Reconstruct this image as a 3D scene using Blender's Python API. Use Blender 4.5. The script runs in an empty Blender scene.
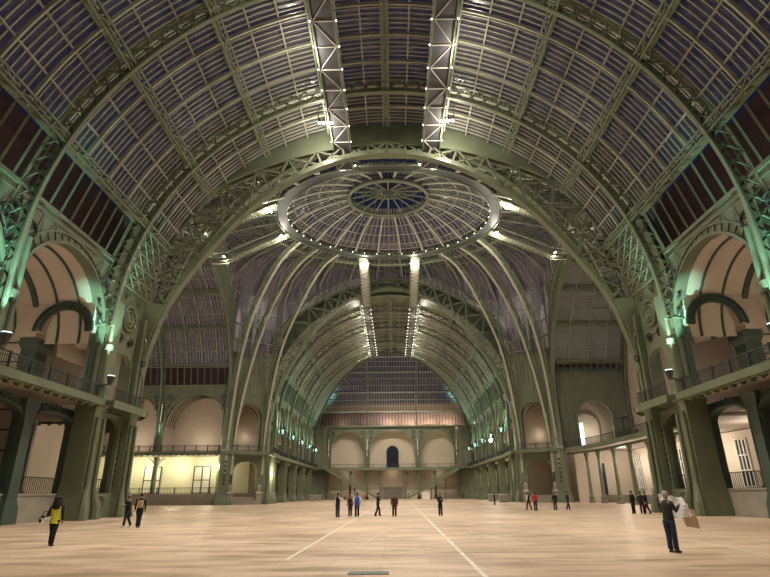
import bpy, math, random
from mathutils import Vector, Matrix
random.seed(7)
PI = math.pi
scn = bpy.context.scene
COL = scn.collection
def R(d): return math.radians(d)

# ------------------------------------------------------------------ camera, world, exposure
cam = bpy.data.objects.new('camera', bpy.data.cameras.new('camera'))
COL.objects.link(cam)
cam.data.sensor_width = 36.0
cam.data.lens = 535.0 / 770.0 * 36.0
cam.data.clip_end = 600
cam.location = (0.35, 0, 1.75)
cam.matrix_world = (Matrix.Translation((0.35, 0, 1.75)) @ Matrix.Rotation(R(0.75), 4, 'Z')
                    @ Matrix.Rotation(R(90 + 20.92), 4, 'X') @ Matrix.Rotation(R(-0.45), 4, 'Z'))
scn.camera = cam
scn.view_settings.view_transform = 'Standard'
scn.view_settings.look = 'None'
scn.view_settings.gamma = 1
scn.view_settings.use_curve_mapping = False
scn.view_settings.exposure = 0.0
world = bpy.data.worlds.new('world'); scn.world = world
world.use_nodes = True
world.node_tree.nodes['Background'].inputs[0].default_value = (0.009, 0.0125, 0.031, 1)
world.node_tree.nodes['Background'].inputs[1].default_value = 1.0

LK = 1.0
def lamp(kind, loc, power, color, size=0.3, to=None, spot=None, blend=0.6, name='lamp_light'):
    d = bpy.data.lights.new(name, kind); d.energy = power * LK; d.color = color
    if kind == 'AREA':
        d.shape = 'RECTANGLE'
        d.size, d.size_y = size if isinstance(size, tuple) else (size, size)
    else:
        d.shadow_soft_size = size
    if kind == 'SPOT':
        d.spot_size = R(spot); d.spot_blend = blend
    o = bpy.data.objects.new(name, d); COL.objects.link(o); o.location = loc
    if to is not None:
        o.rotation_euler = (Vector(to) - Vector(loc)).to_track_quat('-Z', 'Y').to_euler()
    return o
WARM = (1.0, 0.86, 0.67); NEUT = (1.0, 0.91, 0.76); COOL = (0.80, 1.0, 0.93); CYAN = (0.42, 1.0, 0.86); YEL = (1.0, 0.93, 0.62)

# ------------------------------------------------------------------ materials
def principled(name, col, rough=0.6, metal=0.0, spec=0.5):
    m = bpy.data.materials.new(name); m.use_nodes = True
    b = m.node_tree.nodes['Principled BSDF']
    b.inputs['Base Color'].default_value = (*col, 1); b.inputs['Roughness'].default_value = rough
    b.inputs['Metallic'].default_value = metal; b.inputs['Specular IOR Level'].default_value = spec
    return m, m.node_tree.nodes, m.node_tree.links, b
def noisy(name, c1, c2, scale=2.0, rough=0.6, detail=4, stretch=(1, 1, 1), metal=0, spec=0.5, coords='Object'):
    m, N, L, b = principled(name, c1, rough, metal, spec)
    t = N.new('ShaderNodeTexCoord'); mp = N.new('ShaderNodeMapping'); n = N.new('ShaderNodeTexNoise'); r = N.new('ShaderNodeValToRGB')
    mp.inputs['Scale'].default_value = stretch
    n.inputs['Scale'].default_value = scale; n.inputs['Detail'].default_value = detail
    r.color_ramp.elements[0].position = 0.35; r.color_ramp.elements[1].position = 0.65
    r.color_ramp.elements[0].color = (*c1, 1); r.color_ramp.elements[1].color = (*c2, 1)
    L.new(t.outputs[coords], mp.inputs[0]); L.new(mp.outputs[0], n.inputs['Vector']); L.new(n.outputs[0], r.inputs[0]); L.new(r.outputs[0], b.inputs['Base Color'])
    return m
def emit(name, col, s):
    m, N, L, b = principled(name, col)
    b.inputs['Emission Color'].default_value = (*col, 1); b.inputs['Emission Strength'].default_value = s
    return m
PAINT = noisy('sage_green_paint', (0.128, 0.150, 0.094), (0.160, 0.184, 0.118), 0.6, 0.45)
LITP = noisy('lit_sage_green_paint', (0.31, 0.325, 0.25), (0.37, 0.385, 0.30), 1.5, 0.45)  # lighter copy of the sage paint, warm lamp light put into its colour
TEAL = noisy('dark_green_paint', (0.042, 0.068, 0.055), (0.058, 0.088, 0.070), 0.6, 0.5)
DARK = noisy('dark_iron', (0.030, 0.036, 0.036), (0.045, 0.05, 0.048), 2, 0.5)
PLASTER = noisy('warm_plaster', (0.50, 0.42, 0.335), (0.55, 0.465, 0.37), 0.25, 0.85)
STONE = noisy('pale_stone', (0.27, 0.245, 0.20), (0.33, 0.295, 0.245), 0.7, 0.85)
PLANK = noisy('balcony_soffit', (0.34, 0.28, 0.23), (0.42, 0.35, 0.29), 0.8, 0.7, stretch=(1, 14, 1))
GREYP = noisy('grey_panel', (0.20, 0.215, 0.215), (0.235, 0.25, 0.25), 0.4, 0.7)
MESHM = noisy('walkway_mesh', (0.030, 0.030, 0.036), (0.045, 0.045, 0.052), 1.0, 0.6)
BRICK = noisy('brick_red', (0.16, 0.062, 0.04), (0.24, 0.10, 0.065), 1.4, 0.85, stretch=(1, 1, 5))
WHITEP = noisy('white_paint', (0.70, 0.67, 0.58), (0.76, 0.73, 0.64), 1, 0.6)
CABLE, *_ = principled('white_rail', (0.6, 0.58, 0.5), 0.4)
NIGHT, *_ = principled('dark_window_glass', (0.012, 0.018, 0.035), 0.15)
BULB = emit('bulb_glow', (1.0, 0.93, 0.80), 8.0)
BULBB = emit('floodlight_glow', (1.0, 0.97, 0.90), 60.0)
BULBC = emit('cool_lamp_glow', (0.62, 1.0, 0.90), 3.5)

def glass(name, col, mix, rough=0.35, gloss=0.12):
    m = bpy.data.materials.new(name); m.use_nodes = True
    N, L = m.node_tree.nodes, m.node_tree.links; N.clear()
    out = N.new('ShaderNodeOutputMaterial'); tr = N.new('ShaderNodeBsdfTransparent'); df = N.new('ShaderNodeBsdfDiffuse'); gl = N.new('ShaderNodeBsdfGlossy')
    tr.inputs[0].default_value = (0.75, 0.80, 1.0, 1); gl.inputs['Roughness'].default_value = rough
    t = N.new('ShaderNodeTexCoord'); n = N.new('ShaderNodeTexNoise'); r = N.new('ShaderNodeValToRGB')
    n.inputs['Scale'].default_value = 0.35; n.inputs['Detail'].default_value = 3
    r.color_ramp.elements[0].color = (*[c * 0.85 for c in col], 1); r.color_ramp.elements[1].color = (*[min(1, c * 1.15) for c in col], 1)
    L.new(t.outputs['Object'], n.inputs['Vector']); L.new(n.outputs[0], r.inputs[0]); L.new(r.outputs[0], df.inputs[0])
    a = N.new('ShaderNodeMixShader'); b = N.new('ShaderNodeMixShader')
    a.inputs[0].default_value = gloss; b.inputs[0].default_value = mix
    L.new(df.outputs[0], a.inputs[1]); L.new(gl.outputs[0], a.inputs[2])
    L.new(tr.outputs[0], b.inputs[1]); L.new(a.outputs[0], b.inputs[2]); L.new(b.outputs[0], out.inputs[0])
    return m
GLASS = glass('roof_glass', (0.185, 0.150, 0.18), 0.36, 0.2, 0.14)
GLASSD = glass('dome_roof_glass', (0.25, 0.205, 0.215), 0.58, 0.25, 0.12)
GLASSF = glass('frosted_roof_glass', (0.24, 0.205, 0.18), 0.85, 0.4, 0.10)
GLASSC = glass('clerestory_glass', (0.05, 0.05, 0.06), 0.10, 0.1, 0.25)

def floor_material():
    m, N, L, b = principled('hall_floor', (0.5, 0.4, 0.3), 0.3)
    t = N.new('ShaderNodeTexCoord')
    def noise(scale, st, det=5):
        mp = N.new('ShaderNodeMapping'); mp.inputs['Scale'].default_value = st
        n = N.new('ShaderNodeTexNoise'); n.inputs['Scale'].default_value = scale; n.inputs['Detail'].default_value = det
        L.new(t.outputs['Object'], mp.inputs[0]); L.new(mp.outputs[0], n.inputs['Vector']); return n
    n1 = noise(0.12, (1, 1, 1)); n2 = noise(1.1, (0.35, 1.2, 1), 10); n3 = noise(14, (1, 1, 1), 3)
    br = N.new('ShaderNodeTexBrick'); br.inputs['Scale'].default_value = 0.42; br.inputs['Mortar Size'].default_value = 0.006
    br.inputs['Color1'].default_value = (0.72, 0.545, 0.40, 1); br.inputs['Color2'].default_value = (0.62, 0.455, 0.325, 1); br.inputs['Mortar'].default_value = (0.52, 0.40, 0.285, 1)
    br.inputs['Brick Width'].default_value = 1.1; br.inputs['Row Height'].default_value = 0.55
    L.new(t.outputs['Object'], br.inputs['Vector'])
    mx = N.new('ShaderNodeMixRGB'); mx.blend_type = 'MULTIPLY'; mx.inputs[0].default_value = 1
    r1 = N.new('ShaderNodeValToRGB'); r1.color_ramp.elements[0].color = (0.60, 0.55, 0.50, 1); r1.color_ramp.elements[1].color = (1, 1, 1, 1)
    r1.color_ramp.elements[0].position = 0.34; r1.color_ramp.elements[1].position = 0.56
    L.new(n2.outputs[0], r1.inputs[0]); L.new(br.outputs[0], mx.inputs[1]); L.new(r1.outputs[0], mx.inputs[2])
    mx2 = N.new('ShaderNodeMixRGB'); mx2.blend_type = 'MULTIPLY'; mx2.inputs[0].default_value = 1
    r2 = N.new('ShaderNodeValToRGB'); r2.color_ramp.elements[0].color = (0.74, 0.71, 0.69, 1); r2.color_ramp.elements[1].color = (1, 1, 1, 1)
    r2.color_ramp.elements[0].position = 0.38; r2.color_ramp.elements[1].position = 0.6
    L.new(n1.outputs[0], r2.inputs[0]); L.new(mx.outputs[0], mx2.inputs[1]); L.new(r2.outputs[0], mx2.inputs[2])
    L.new(mx2.outputs[0], b.inputs['Base Color'])
    rr = N.new('ShaderNodeMapRange'); rr.inputs[3].default_value = 0.30; rr.inputs[4].default_value = 0.55
    L.new(n2.outputs[0], rr.inputs[0]); L.new(rr.outputs[0], b.inputs['Roughness'])
    bp = N.new('ShaderNodeBump'); bp.inputs['Strength'].default_value = 0.06; L.new(n3.outputs[0], bp.inputs['Height']); L.new(bp.outputs[0], b.inputs['Normal'])
    return m
FLOOR = floor_material()

# ------------------------------------------------------------------ mesh helpers
class MB:
    def __init__(s): s.v = []; s.f = []
    def quadbox(s, c):                       # 8 corners: bottom 4, top 4
        i = len(s.v); s.v += [tuple(p) for p in c]
        s.f += [(i, i+3, i+2, i+1), (i+4, i+5, i+6, i+7), (i, i+1, i+5, i+4), (i+1, i+2, i+6, i+5), (i+2, i+3, i+7, i+6), (i+3, i, i+4, i+7)]
        return s
    def box(s, x0, x1, y0, y1, z0, z1):
        return s.quadbox([(x0, y0, z0), (x1, y0, z0), (x1, y1, z0), (x0, y1, z0), (x0, y0, z1), (x1, y0, z1), (x1, y1, z1), (x0, y1, z1)])
    def beam(s, p, q, w, h, n=(0, 0, 1)):    # w along n, h across
        p, q, n = Vector(p), Vector(q), Vector(n); t = (q - p)
        if t.length < 1e-6: return s
        t.normalize(); a = n - t * n.dot(t)
        if a.length < 1e-4: a = t.orthogonal()
        a.normalize(); b = t.cross(a); a = a * w / 2; b = b * h / 2
        return s.quadbox([p-a-b, p+a-b, p+a+b, p-a+b, q-a-b, q+a-b, q+a+b, q-a+b])
    def sweep(s, pts, w, h, n):              # bar of section w (along n) x h following a polyline
        P = [Vector(p) for p in pts]; n = Vector(n).normalized(); base = len(s.v)
        for i, p in enumerate(P):
            t = P[min(i+1, len(P)-1)] - P[max(i-1, 0)]
            t.normalize(); a = n - t * n.dot(t)
            if a.length < 1e-4: a = t.orthogonal()
            a.normalize(); b = t.cross(a).normalized(); a = a * w / 2; b = b * h / 2
            s.v += [tuple(p-a-b), tuple(p+a-b), tuple(p+a+b), tuple(p-a+b)]
        for i in range(len(P)-1):
            k = base + i*4
            for j in range(4): s.f.append((k+j, k+(j+1) % 4, k+4+(j+1) % 4, k+4+j))
        k = base + (len(P)-1)*4
        s.f += [(base+3, base+2, base+1, base), (k, k+1, k+2, k+3)]
        return s
    def tube(s, pts, r, n=8):
        P = [Vector(p) for p in pts]; base = len(s.v); m = len(P)
        rr = r if isinstance(r, (list, tuple)) else [r]*m; a = None
        for i, p in enumerate(P):
            t = (P[min(i+1, m-1)] - P[max(i-1, 0)]).normalized()
            if a is None: a = t.orthogonal().normalized()
            a = (a - t*a.dot(t)).normalized(); b = t.cross(a)
            for k in range(n):
                q = p + (a*math.cos(2*PI*k/n) + b*math.sin(2*PI*k/n))*rr[i]; s.v.append(tuple(q))
        for i in range(m-1):
            for k in range(n):
                s.f.append((base+i*n+k, base+i*n+(k+1) % n, base+(i+1)*n+(k+1) % n, base+(i+1)*n+k))
        s.f.append(tuple(base+k for k in range(n))[::-1]); s.f.append(tuple(base+(m-1)*n+k for k in range(n)))
        return s
    def loft(s, rings, n=14):                # rings (cx, cy, z, rx, ry)
        base = len(s.v)
        for cx, cy, z, rx, ry in rings:
            for k in range(n):
                a = 2*PI*k/n; s.v.append((cx+rx*math.cos(a), cy+ry*math.sin(a), z))
        for i in range(len(rings)-1):
            for k in range(n): s.f.append((base+i*n+k, base+i*n+(k+1) % n, base+(i+1)*n+(k+1) % n, base+(i+1)*n+k))
        s.f.append(tuple(base+k for k in range(n))[::-1]); s.f.append(tuple(base+(len(rings)-1)*n+k for k in range(n)))
        return s
    def tube_z(s, c, prof, n=12):
        base = len(s.v)
        for r, z in prof:
            for k in range(n): s.v.append((c[0]+r*math.cos(2*PI*k/n), c[1]+r*math.sin(2*PI*k/n), c[2]+z))
        for i in range(len(prof)-1):
            for k in range(n): s.f.append((base+i*n+k, base+i*n+(k+1) % n, base+(i+1)*n+(k+1) % n, base+(i+1)*n+k))
        s.f.append(tuple(base+k for k in range(n))[::-1]); s.f.append(tuple(base+(len(prof)-1)*n+k for k in range(n)))
        return s
    def sqcol(s, cx, cy, prof):              # square-section column of half sizes [(hx,hy,z)]
        base = len(s.v)
        for hx, hy, z in prof: s.v += [(cx-hx, cy-hy, z), (cx+hx, cy-hy, z), (cx+hx, cy+hy, z), (cx-hx, cy+hy, z)]
        for i in range(len(prof)-1):
            for k in range(4): s.f.append((base+i*4+k, base+i*4+(k+1) % 4, base+i*4+4+(k+1) % 4, base+i*4+4+k))
        s.f.append((base+3, base+2, base+1, base)); k = base+(len(prof)-1)*4; s.f.append((k, k+1, k+2, k+3))
        return s
    def band(s, A, B, d):                    # solid strip between polylines A and B, thickness vector d
        d = Vector(d); base = len(s.v); m = len(A)
        for a, b in zip(A, B):
            a, b = Vector(a), Vector(b)
            s.v += [tuple(a), tuple(b), tuple(b+d), tuple(a+d)]
        for i in range(m-1):
            k = base+i*4
            for j in range(4): s.f.append((k+j, k+(j+1) % 4, k+4+(j+1) % 4, k+4+j))
        k = base+(m-1)*4; s.f += [(base+3, base+2, base+1, base), (k, k+1, k+2, k+3)]
        return s
    def strip(s, A, B):                      # open surface between polylines
        base = len(s.v)
        for a, b in zip(A, B): s.v += [tuple(a), tuple(b)]
        for i in range(len(A)-1): k = base+2*i; s.f.append((k, k+1, k+3, k+2))
        return s
    def lattice(s, A, B, w, h, n, cross=True, posts=True):
        for i in range(len(A)-1):
            s.beam(A[i], B[i+1], w, h, n)
            if cross: s.beam(B[i], A[i+1], w, h, n)
            if posts: s.beam(A[i], B[i], w, h, n)
        return s
    def build(s, name, mat, parent=None, smooth=False):
        me = bpy.data.meshes.new(name); me.from_pydata(s.v, [], s.f); me.materials.append(mat); me.update()
        if smooth: me.polygons.foreach_set('use_smooth', [True]*len(me.polygons))
        o = bpy.data.objects.new(name, me); COL.objects.link(o)
        if parent: o.parent = parent
        return o
def tag(o, label, cat, group=None, kind=None):
    if label: o['label'] = label
    if cat: o['category'] = cat
    if group: o['group'] = group
    elif 'group' in o and group == '': del o['group']
    if kind: o['kind'] = kind
    return o
def thing(name, label, cat, loc=(0, 0, 0), group=None):
    o = bpy.data.objects.new(name, None); COL.objects.link(o); o.location = loc; o.empty_display_size = 0.3
    return tag(o, label, cat, group)
def struct(name, mb, mat, parent=None, smooth=False):
    o = mb.build(name, mat, parent, smooth)
    if parent is None: o['kind'] = 'structure'
    return o
def copy_tree(o, parent=None):
    c = o.copy(); COL.objects.link(c); c.parent = parent
    for ch in KIDS(o): copy_tree(ch, c)
    return c
def KIDS(o):
    if o.name not in _kids: _kids[o.name] = list(o.children)
    return _kids[o.name]
_kids = {}
def frame(o, d, n):                          # local x -> d, local y -> n
    return Matrix(((d[0], n[0], 0, o[0]), (d[1], n[1], 0, o[1]), (0, 0, 1, o[2] if len(o) > 2 else 0), (0, 0, 0, 1)))
_used = set()
def put(proto, M, label=None, group=None):
    """first use places the prototype, later uses copy it with its parts"""
    if proto.name in _used: o = copy_tree(proto)
    else: _used.add(proto.name); o = proto; KIDS(proto)
    o.matrix_basis = M
    if label: o['label'] = label
    if group: o['group'] = group
    return o
ORD = ['first', 'second', 'third', 'fourth', 'fifth', 'sixth', 'seventh', 'eighth', 'ninth', 'tenth', 'eleventh', 'twelfth', 'thirteenth', 'fourteenth', 'fifteenth', 'sixteenth', 'seventeenth', 'eighteenth', 'nineteenth', 'twentieth']

# ------------------------------------------------------------------ building dimensions (metres)
HW = 23.3          # nave half width
ZC = 15.9          # springing of the vaults
RI, RO = 22.95, 24.6  # truss soffit / roof glass
YA, YB = 42.5, 50.0  # near crossing pier
YM = 77.0          # centre of the crossing
YC, YD = 104.0, 111.5  # far crossing pier
YE = 174.0         # end wall
XT = 30.0          # transept mouth
YT0, YT1 = YM-HW, YM+HW
BAL = 9.0          # balcony floor
EAVE = 21.1
def arc(cx, z0, r, a0, a1, n, f):            # f(a,b)->3d
    return [f(cx + r*math.cos(R(a0+(a1-a0)*i/n)), z0 + r*math.sin(R(a0+(a1-a0)*i/n))) for i in range(n+1)]

# ------------------------------------------------------------------ floor and outer shell
struct('floor', MB().box(-70, 70, -12, 190, -0.3, 0), FLOOR)
def wall(name, x0, x1, y0, y1, z0, z1, mat=PLASTER): return struct(name, MB().box(x0, x1, y0, y1, z0, z1), mat)
for s, nm in ((-1, 'left'), (1, 'right')):
    wall('wall_'+nm, *sorted((s*34.5, s*34.9)), -10, YT0-0.5, 0, 20.4)
    wall('wall_near', *sorted((s*25.5, s*34.5)), YT0-.6, YT0-.3, BAL, 20.4)
    wall('wall_'+nm, *sorted((s*34.5, s*34.9)), YT1+6.5, YE+8, 0, 19)
wall('wall_back', -34.5, 34.5, -10.4, -10, 0, 40)
wall('wall_left', -56.4, -56, YT0-9, YT1+9, 0, 38)
wall('wall_right', 44, 44.4, YT0-9, YT1+9, 0, 38)
wall('wall_far', -56, -24.5, YT1+6.4, YT1+6.8, 0, 20.6); wall('wall_far', 24.5, 44, YT1+6.4, YT1+6.8, 0, 20.6)
wall('wall_near', -56, -34.5, YT0-7.8, YT0-7.4, 0, 20.6); wall('wall_near', 34.5, 44, YT0-7.8, YT0-7.4, 0, 20.6)

# ------------------------------------------------------------------ vaulted roofs
XA = lambda y: (lambda a, b: (a, y, b))
PURL = [21.5, 39, 57, 75, 90, 105, 123, 141, 158.5]
def vault(nm_bars, mapf, t0, t1, rib_step, bar_n, gmat, a0=21.5, a1=158.5, n=44, bar_w=0.09, minor=True, rib_lab='', group='', purl=True, axis=(0, 1, 0), ribs=True, label_side=('left', 'right')):
    """mapf(t, a, b) -> world; t along the axis, (a, b) in section"""
    A = arc(0, ZC, RO, a0, a1, n, lambda a, b: mapf(t0, a, b)); B = arc(0, ZC, RO, a0, a1, n, lambda a, b: mapf(t1, a, b))
    g = struct('ceiling', MB().strip(A, B), gmat, None, True)
    bars = MB(); nr = round(abs(t1-t0)/rib_step); step = (t1-t0)/nr
    for i in range(nr):
        for k in range(1, bar_n):
            t = t0 + (i + k/bar_n)*step
            bars.sweep(arc(0, ZC, RO-0.08, a0, a1, n, lambda a, b: mapf(t, a, b)), bar_w, 0.14, axis)
    if bar_n > 1: bars.build('glazing_bar', LITP, g)
    if minor:
        mn = MB()
        for i in range(len(PURL)-1):
            for k in (1, 2):
                al = R(PURL[i] + (PURL[i+1]-PURL[i])*k/3); f = lambda t: mapf(t, (RO-0.2)*math.cos(al), ZC+(RO-0.2)*math.sin(al))
                if PURL[i] + (PURL[i+1]-PURL[i])*k/3 >= a0 and PURL[i] + (PURL[i+1]-PURL[i])*k/3 <= a1:
                    mn.beam(f(t0), f(t1), 0.10, 0.13, (0, 0, 1))
        mn.build('minor_purlin', LITP, g)
    if ribs:
        for i in range(1, nr):
            t = t0 + i*step
            o = MB().sweep(arc(0, ZC, RO-0.28, a0, a1, n, lambda a, b: mapf(t, a, b)), 0.14, 0.32, axis).build('roof_rib', LITP)
            tag(o, '%s rib of the %s, counted from the %s' % (ORD[i-1], rib_lab, label_side[0]), 'roof rib', group)
    return g
NV = lambda t, a, b: (a, t, b)
vault('', NV, -10, 17.5, 12.5, 6, GLASS, ribs=False, n=30)
vault('', NV, 17.5, YB-0.6, 3.1, 6, GLASS, rib_lab='near nave glass vault', group='curved roof ribs of the near nave vault', label_side=('camera end',), bar_w=0.075)
vault('', NV, YD-3, 149.4, 3.05, 3, GLASSF, rib_lab='far nave vault', group='curved roof ribs of the far nave vault', label_side=('dome',), n=36, bar_w=0.12)
TL = lambda t, a, b: (t, YM+a, b)
vault('', TL, -56, -XT, 2.9, 5, GLASSD, rib_lab='left transept vault', group='curved roof ribs of the left transept', label_side=('end wall',), n=30, axis=(1, 0, 0))
vault('', TL, XT+0.2, 44, 3.45, 1, GREYP, rib_lab='right transept vault of grey panels', group='curved roof ribs of the right transept', label_side=('crossing',), n=30, axis=(1, 0, 0))

# clerestory strip below the glass: mullions, sill plate, brick wall outside
def clerestory(mapf, t0, t1, side, bt=29.5):
    f = lambda t, al, r: mapf(t, side*r*math.cos(R(al)), ZC+r*math.sin(R(al)))
    g = struct('window_1', MB().strip([f(t0, 12.5, RO), f(t1, 12.5, RO)], [f(t0, 21.5, RO), f(t1, 21.5, RO)]), GLASSC)
    m = MB(); n = max(2, round(abs(t1-t0)/1.3))
    for i in range(n+1):
        t = t0+(t1-t0)*i/n; m.beam(f(t, 12.5, RO-0.12), f(t, 21.5, RO-0.12), 0.16, 0.16, (1, 1, 0))
    m.build('mullion', PAINT, g)
    q0 = lambda t, x, z: mapf(t, side*x, z)
    struct('wall_outside', MB().strip([q0(t0, 27.0, 20.6), q0(t1, 27.0, 20.6)], [q0(t0, 28.0, bt), q0(t1, 28.0, bt)]), BRICK)
for s in (-1, 1):
    clerestory(NV, -10, YB, s); clerestory(NV, YC, YE, s)
    clerestory(TL, -56, -XT+1, s, 25.8); clerestory(TL, XT-1, 44, s, 25.8)

def purlin(mapf, al, t0, t1, lab, grp, seg=1.55):
    th = thing('lattice_purlin', lab, 'purlin', (0, 0, 0), grp)
    n = round(abs(t1-t0)/seg); c, s = math.cos(R(al)), math.sin(R(al))
    lo = [Vector(mapf(t0+(t1-t0)*i/n, (RI+0.15)*c, ZC+(RI+0.15)*s)) for i in range(n+1)]
    hi = [Vector(mapf(t0+(t1-t0)*i/n, (RO-0.25)*c, ZC+(RO-0.25)*s)) for i in range(n+1)]
    ax = (hi[0]-lo[0]).cross(lo[1]-lo[0]).normalized()
    o3 = ax*0.29; la = [p-o3 for p in lo]; lb = [p+o3 for p in lo]
    for L_ in (la, lb): MB().beam(L_[0], L_[-1], 0.13, 0.13, ax).build('bottom_chord', PAINT, th)
    m = MB()
    for i in range(n): m.beam(la[i] if i % 2 == 0 else lb[i], lb[i+1] if i % 2 == 0 else la[i+1], .07, .07, ax).beam(la[i], lb[i], .06, .06, ax)
    m.build('soffit_lattice', PAINT, th)
    MB().beam(hi[0], hi[-1], 0.5, 0.12, ax).build('top_chord', PAINT, th)
    MB().lattice([lo[i] if i % 2 == 0 else hi[i] for i in range(n+1)], [hi[i] if i % 2 == 0 else lo[i] for i in range(n+1)], 0.1, 0.1, ax, False, True).build('lattice', PAINT, th)
    m = MB()
    for i in range(n): m.beam(lo[i] if i % 2 == 0 else hi[i], hi[i+1] if i % 2 == 0 else lo[i+1], 0.12, 0.1, ax)
    m.build('diagonal_brace', PAINT, th)
PN = {21.5: 'lowest', 39: 'second', 57: 'third', 75: 'highest', 90: 'crown', 105: 'highest', 123: 'third', 141: 'second', 158.5: 'lowest'}
for al in PURL:
    sd = 'right' if al < 90 else 'left'
    w = 'crown lattice purlin' if al == 90 else '%s %s lattice purlin' % (PN[al], sd)
    purlin(NV, al, 5, YB-2, w + ' running lengthwise under the near nave glass', 'lattice purlins of the near nave vault')
    purlin(NV, al, YC+1, 149, w + ' running lengthwise under the far nave vault', 'lattice purlins of the far nave vault', 3.1)
for al in PURL[:4]:
    f_ = lambda s_: (lambda t, a, b: (t, YM+a, b))
    purlin(TL, al, -55, -XT, PN[al] + ' lattice purlin under the glass of the left transept', 'lattice purlins of the left transept', 2.0)
    purlin(TL, al, XT+.3, 44, PN[al] + ' lattice beam under the grey panels of the right transept', 'lattice beams of the right transept', 2.0)

# ------------------------------------------------------------------ arch trusses
def truss(lab, mapf, n, nrm, ri=RI, ro=RO-0.1, grp=None, zb=BAL, name='arch_truss', w=0.30):
    th = thing(name, lab, 'arch truss', (0, 0, 0), grp)
    nz = max(2, round((ZC-zb)/1.6))
    def pts(r): return [mapf(r, zb+(ZC-zb)*i/nz) for i in range(nz)] + arc(0, ZC, r, 0, 180, n, mapf) + [mapf(-r, ZC-(ZC-zb)*(i+1)/nz) for i in range(nz)]
    A, B = pts(ri), pts(ro)
    MB().sweep(A, w, 0.16, nrm).build('bottom_flange', PAINT, th)
    MB().sweep(B, w, 0.16, nrm).build('top_flange', PAINT, th)
    MB().lattice(A, B, 0.1, 0.13, nrm, True, False).build('lattice_web', PAINT, th)
    MB().sweep([a+(b-a)*.22 for a, b in zip([Vector(p) for p in A], [Vector(p) for p in B])], .1, .3, nrm).build('edge_plate', PAINT, th)
    return th
for i, y in enumerate((17.5, 30, YA)):
    truss(['wide lattice arch truss above the camera end of the nave', 'lattice arch truss crossing the top corners of the picture', 'lattice arch truss in front of the glass bay before the dome'][i], XA(y), 56, (0, 1, 0), grp='lattice arches across the near nave', zb=15.0 if y == YA else BAL)
for i, y in enumerate((YD, 124, 136.5, 149.2)):
    truss('%s lattice arch truss of the far nave, counted from the dome' % ORD[i], XA(y), 36, (0, 1, 0), grp='lattice arches across the far nave')
YXT = lambda x: (lambda a, b: (x, YM+a, b))
truss('curved truss at the mouth of the left transept', YXT(-XT), 36, (1, 0, 0), grp='arches of the transepts', w=0.45)
truss('curved truss in the middle of the left transept', YXT(-43), 36, (1, 0, 0), grp='arches of the transepts')
truss('curved truss at the mouth of the right transept beside the grey panels', YXT(XT), 36, (1, 0, 0), grp='arches of the transepts', w=0.8, ri=22.6)
truss('curved truss at the right transept end wall', YXT(43.5), 36, (1, 0, 0), grp='arches of the transepts')

# great crossing trusses (deep at the haunch) on the four sides of the dome
IN = [(23.4, 9), (23.3, 13.7), (21.9, 19.2), (19.3, 23.9), (14.7, 29.9), (9.6, 33.9), (4.6, 36.1), (0, 36.8)]
def smoothpts(P, k):
    out = []
    for i in range(len(P)-1):
        p0, p1, p2, p3 = P[max(i-1, 0)], P[i], P[i+1], P[min(i+2, len(P)-1)]
        for j in range(k):
            t = j/k
            out.append(tuple(0.5*((2*b)+(-a+c)*t+(2*a-5*b+4*c-d)*t*t+(-a+3*b-3*c+d)*t**3) for a, b, c, d in zip(p0, p1, p2, p3)))
    out.append(P[-1]); return out
def great(lab, mapf, nrm, mir=1, sc=1.0, dz=0.0):
    th = thing('crossing_arch_truss', lab, 'arch truss', (0, 0, 0), 'great arches around the dome')
    I = [(a*sc, b if b < 14 else b+dz*(b-14)/23) for a, b in smoothpts(IN, 6)]
    I = I + [(-a, b) for a, b in I[::-1][1:]]
    O = []; Mi = []
    for a, b in I:
        th_ = math.atan2(max(b-ZC, 0), a); el = abs(math.degrees(math.atan2(b-ZC, abs(a))))
        if b < ZC+0.6: o = ((HW+1.6)*(1 if a > 0 else -1)*sc, b)
        else:
            r = (25.2+dz*math.sin(th_)); o = (r*math.cos(th_)*sc, ZC+r*math.sin(th_))
        dpt = (1.3 if dz == 0 else 2.4) + 6.0*max(0, math.cos(th_)**2 - 0.02) if b >= ZC+0.6 else 99
        v = Vector((o[0]-a, o[1]-b)); k = min(1, dpt/max(v.length, 0.01))
        O.append(o); Mi.append((a+v.x*k, b+v.y*k))
    f = [mapf(*p) for p in I]; m = [mapf(*p) for p in Mi]; o = [mapf(*p) for p in O]
    MB().sweep(f, 0.85, 0.2, nrm).build('bottom_flange', PAINT, th)
    nv = Vector(nrm)
    for off in (-0.4, 0.4):
        fo = [Vector(p)+nv*off for p in f]; mo = [Vector(p)+nv*off for p in m]; oo = [Vector(p)+nv*off for p in o]
        st = [i for i, p in enumerate(I) if p[1] > 18.6]; a_, b_ = st[0], st[-1]+1
        MB().lattice(fo[a_:b_:3], mo[a_:b_:3], 0.1, 0.2 if off < 0 else 0.12, nrm, off < 0, off < 0).build('lattice_web', PAINT, th)
        MB().sweep(mo[a_:b_], 0.2, 0.34, nrm).build('middle_flange', PAINT, th)
        fi = [x + (y-x).normalized()*0.45 for x, y in zip(fo[a_:b_], mo[a_:b_])]
        MB().band(fo[a_:b_], fi, nv*0.06).build('edge_plate', PAINT, th)
        if dz == 0: MB().band(mo[a_:b_], [x + (y-x)*0.999 for x, y in zip(mo[a_:b_], oo[a_:b_])], nv*0.06).build('spandrel_plate', PAINT, th)
    MB().sweep(o, 0.9, 0.2, nrm).build('top_flange', PAINT, th)
    return th
great('great green arch truss in front of the dome, nearest the camera', XA(YB), (0, 1, 0))
great('great arch truss beyond the dome, framing the far nave', XA(YC), (0, 1, 0), dz=4.4)
great('second great arch truss on the near side of the dome, behind the first', XA(YB+3.2), (0, 1, 0), sc=1.085, dz=4.4)
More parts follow.
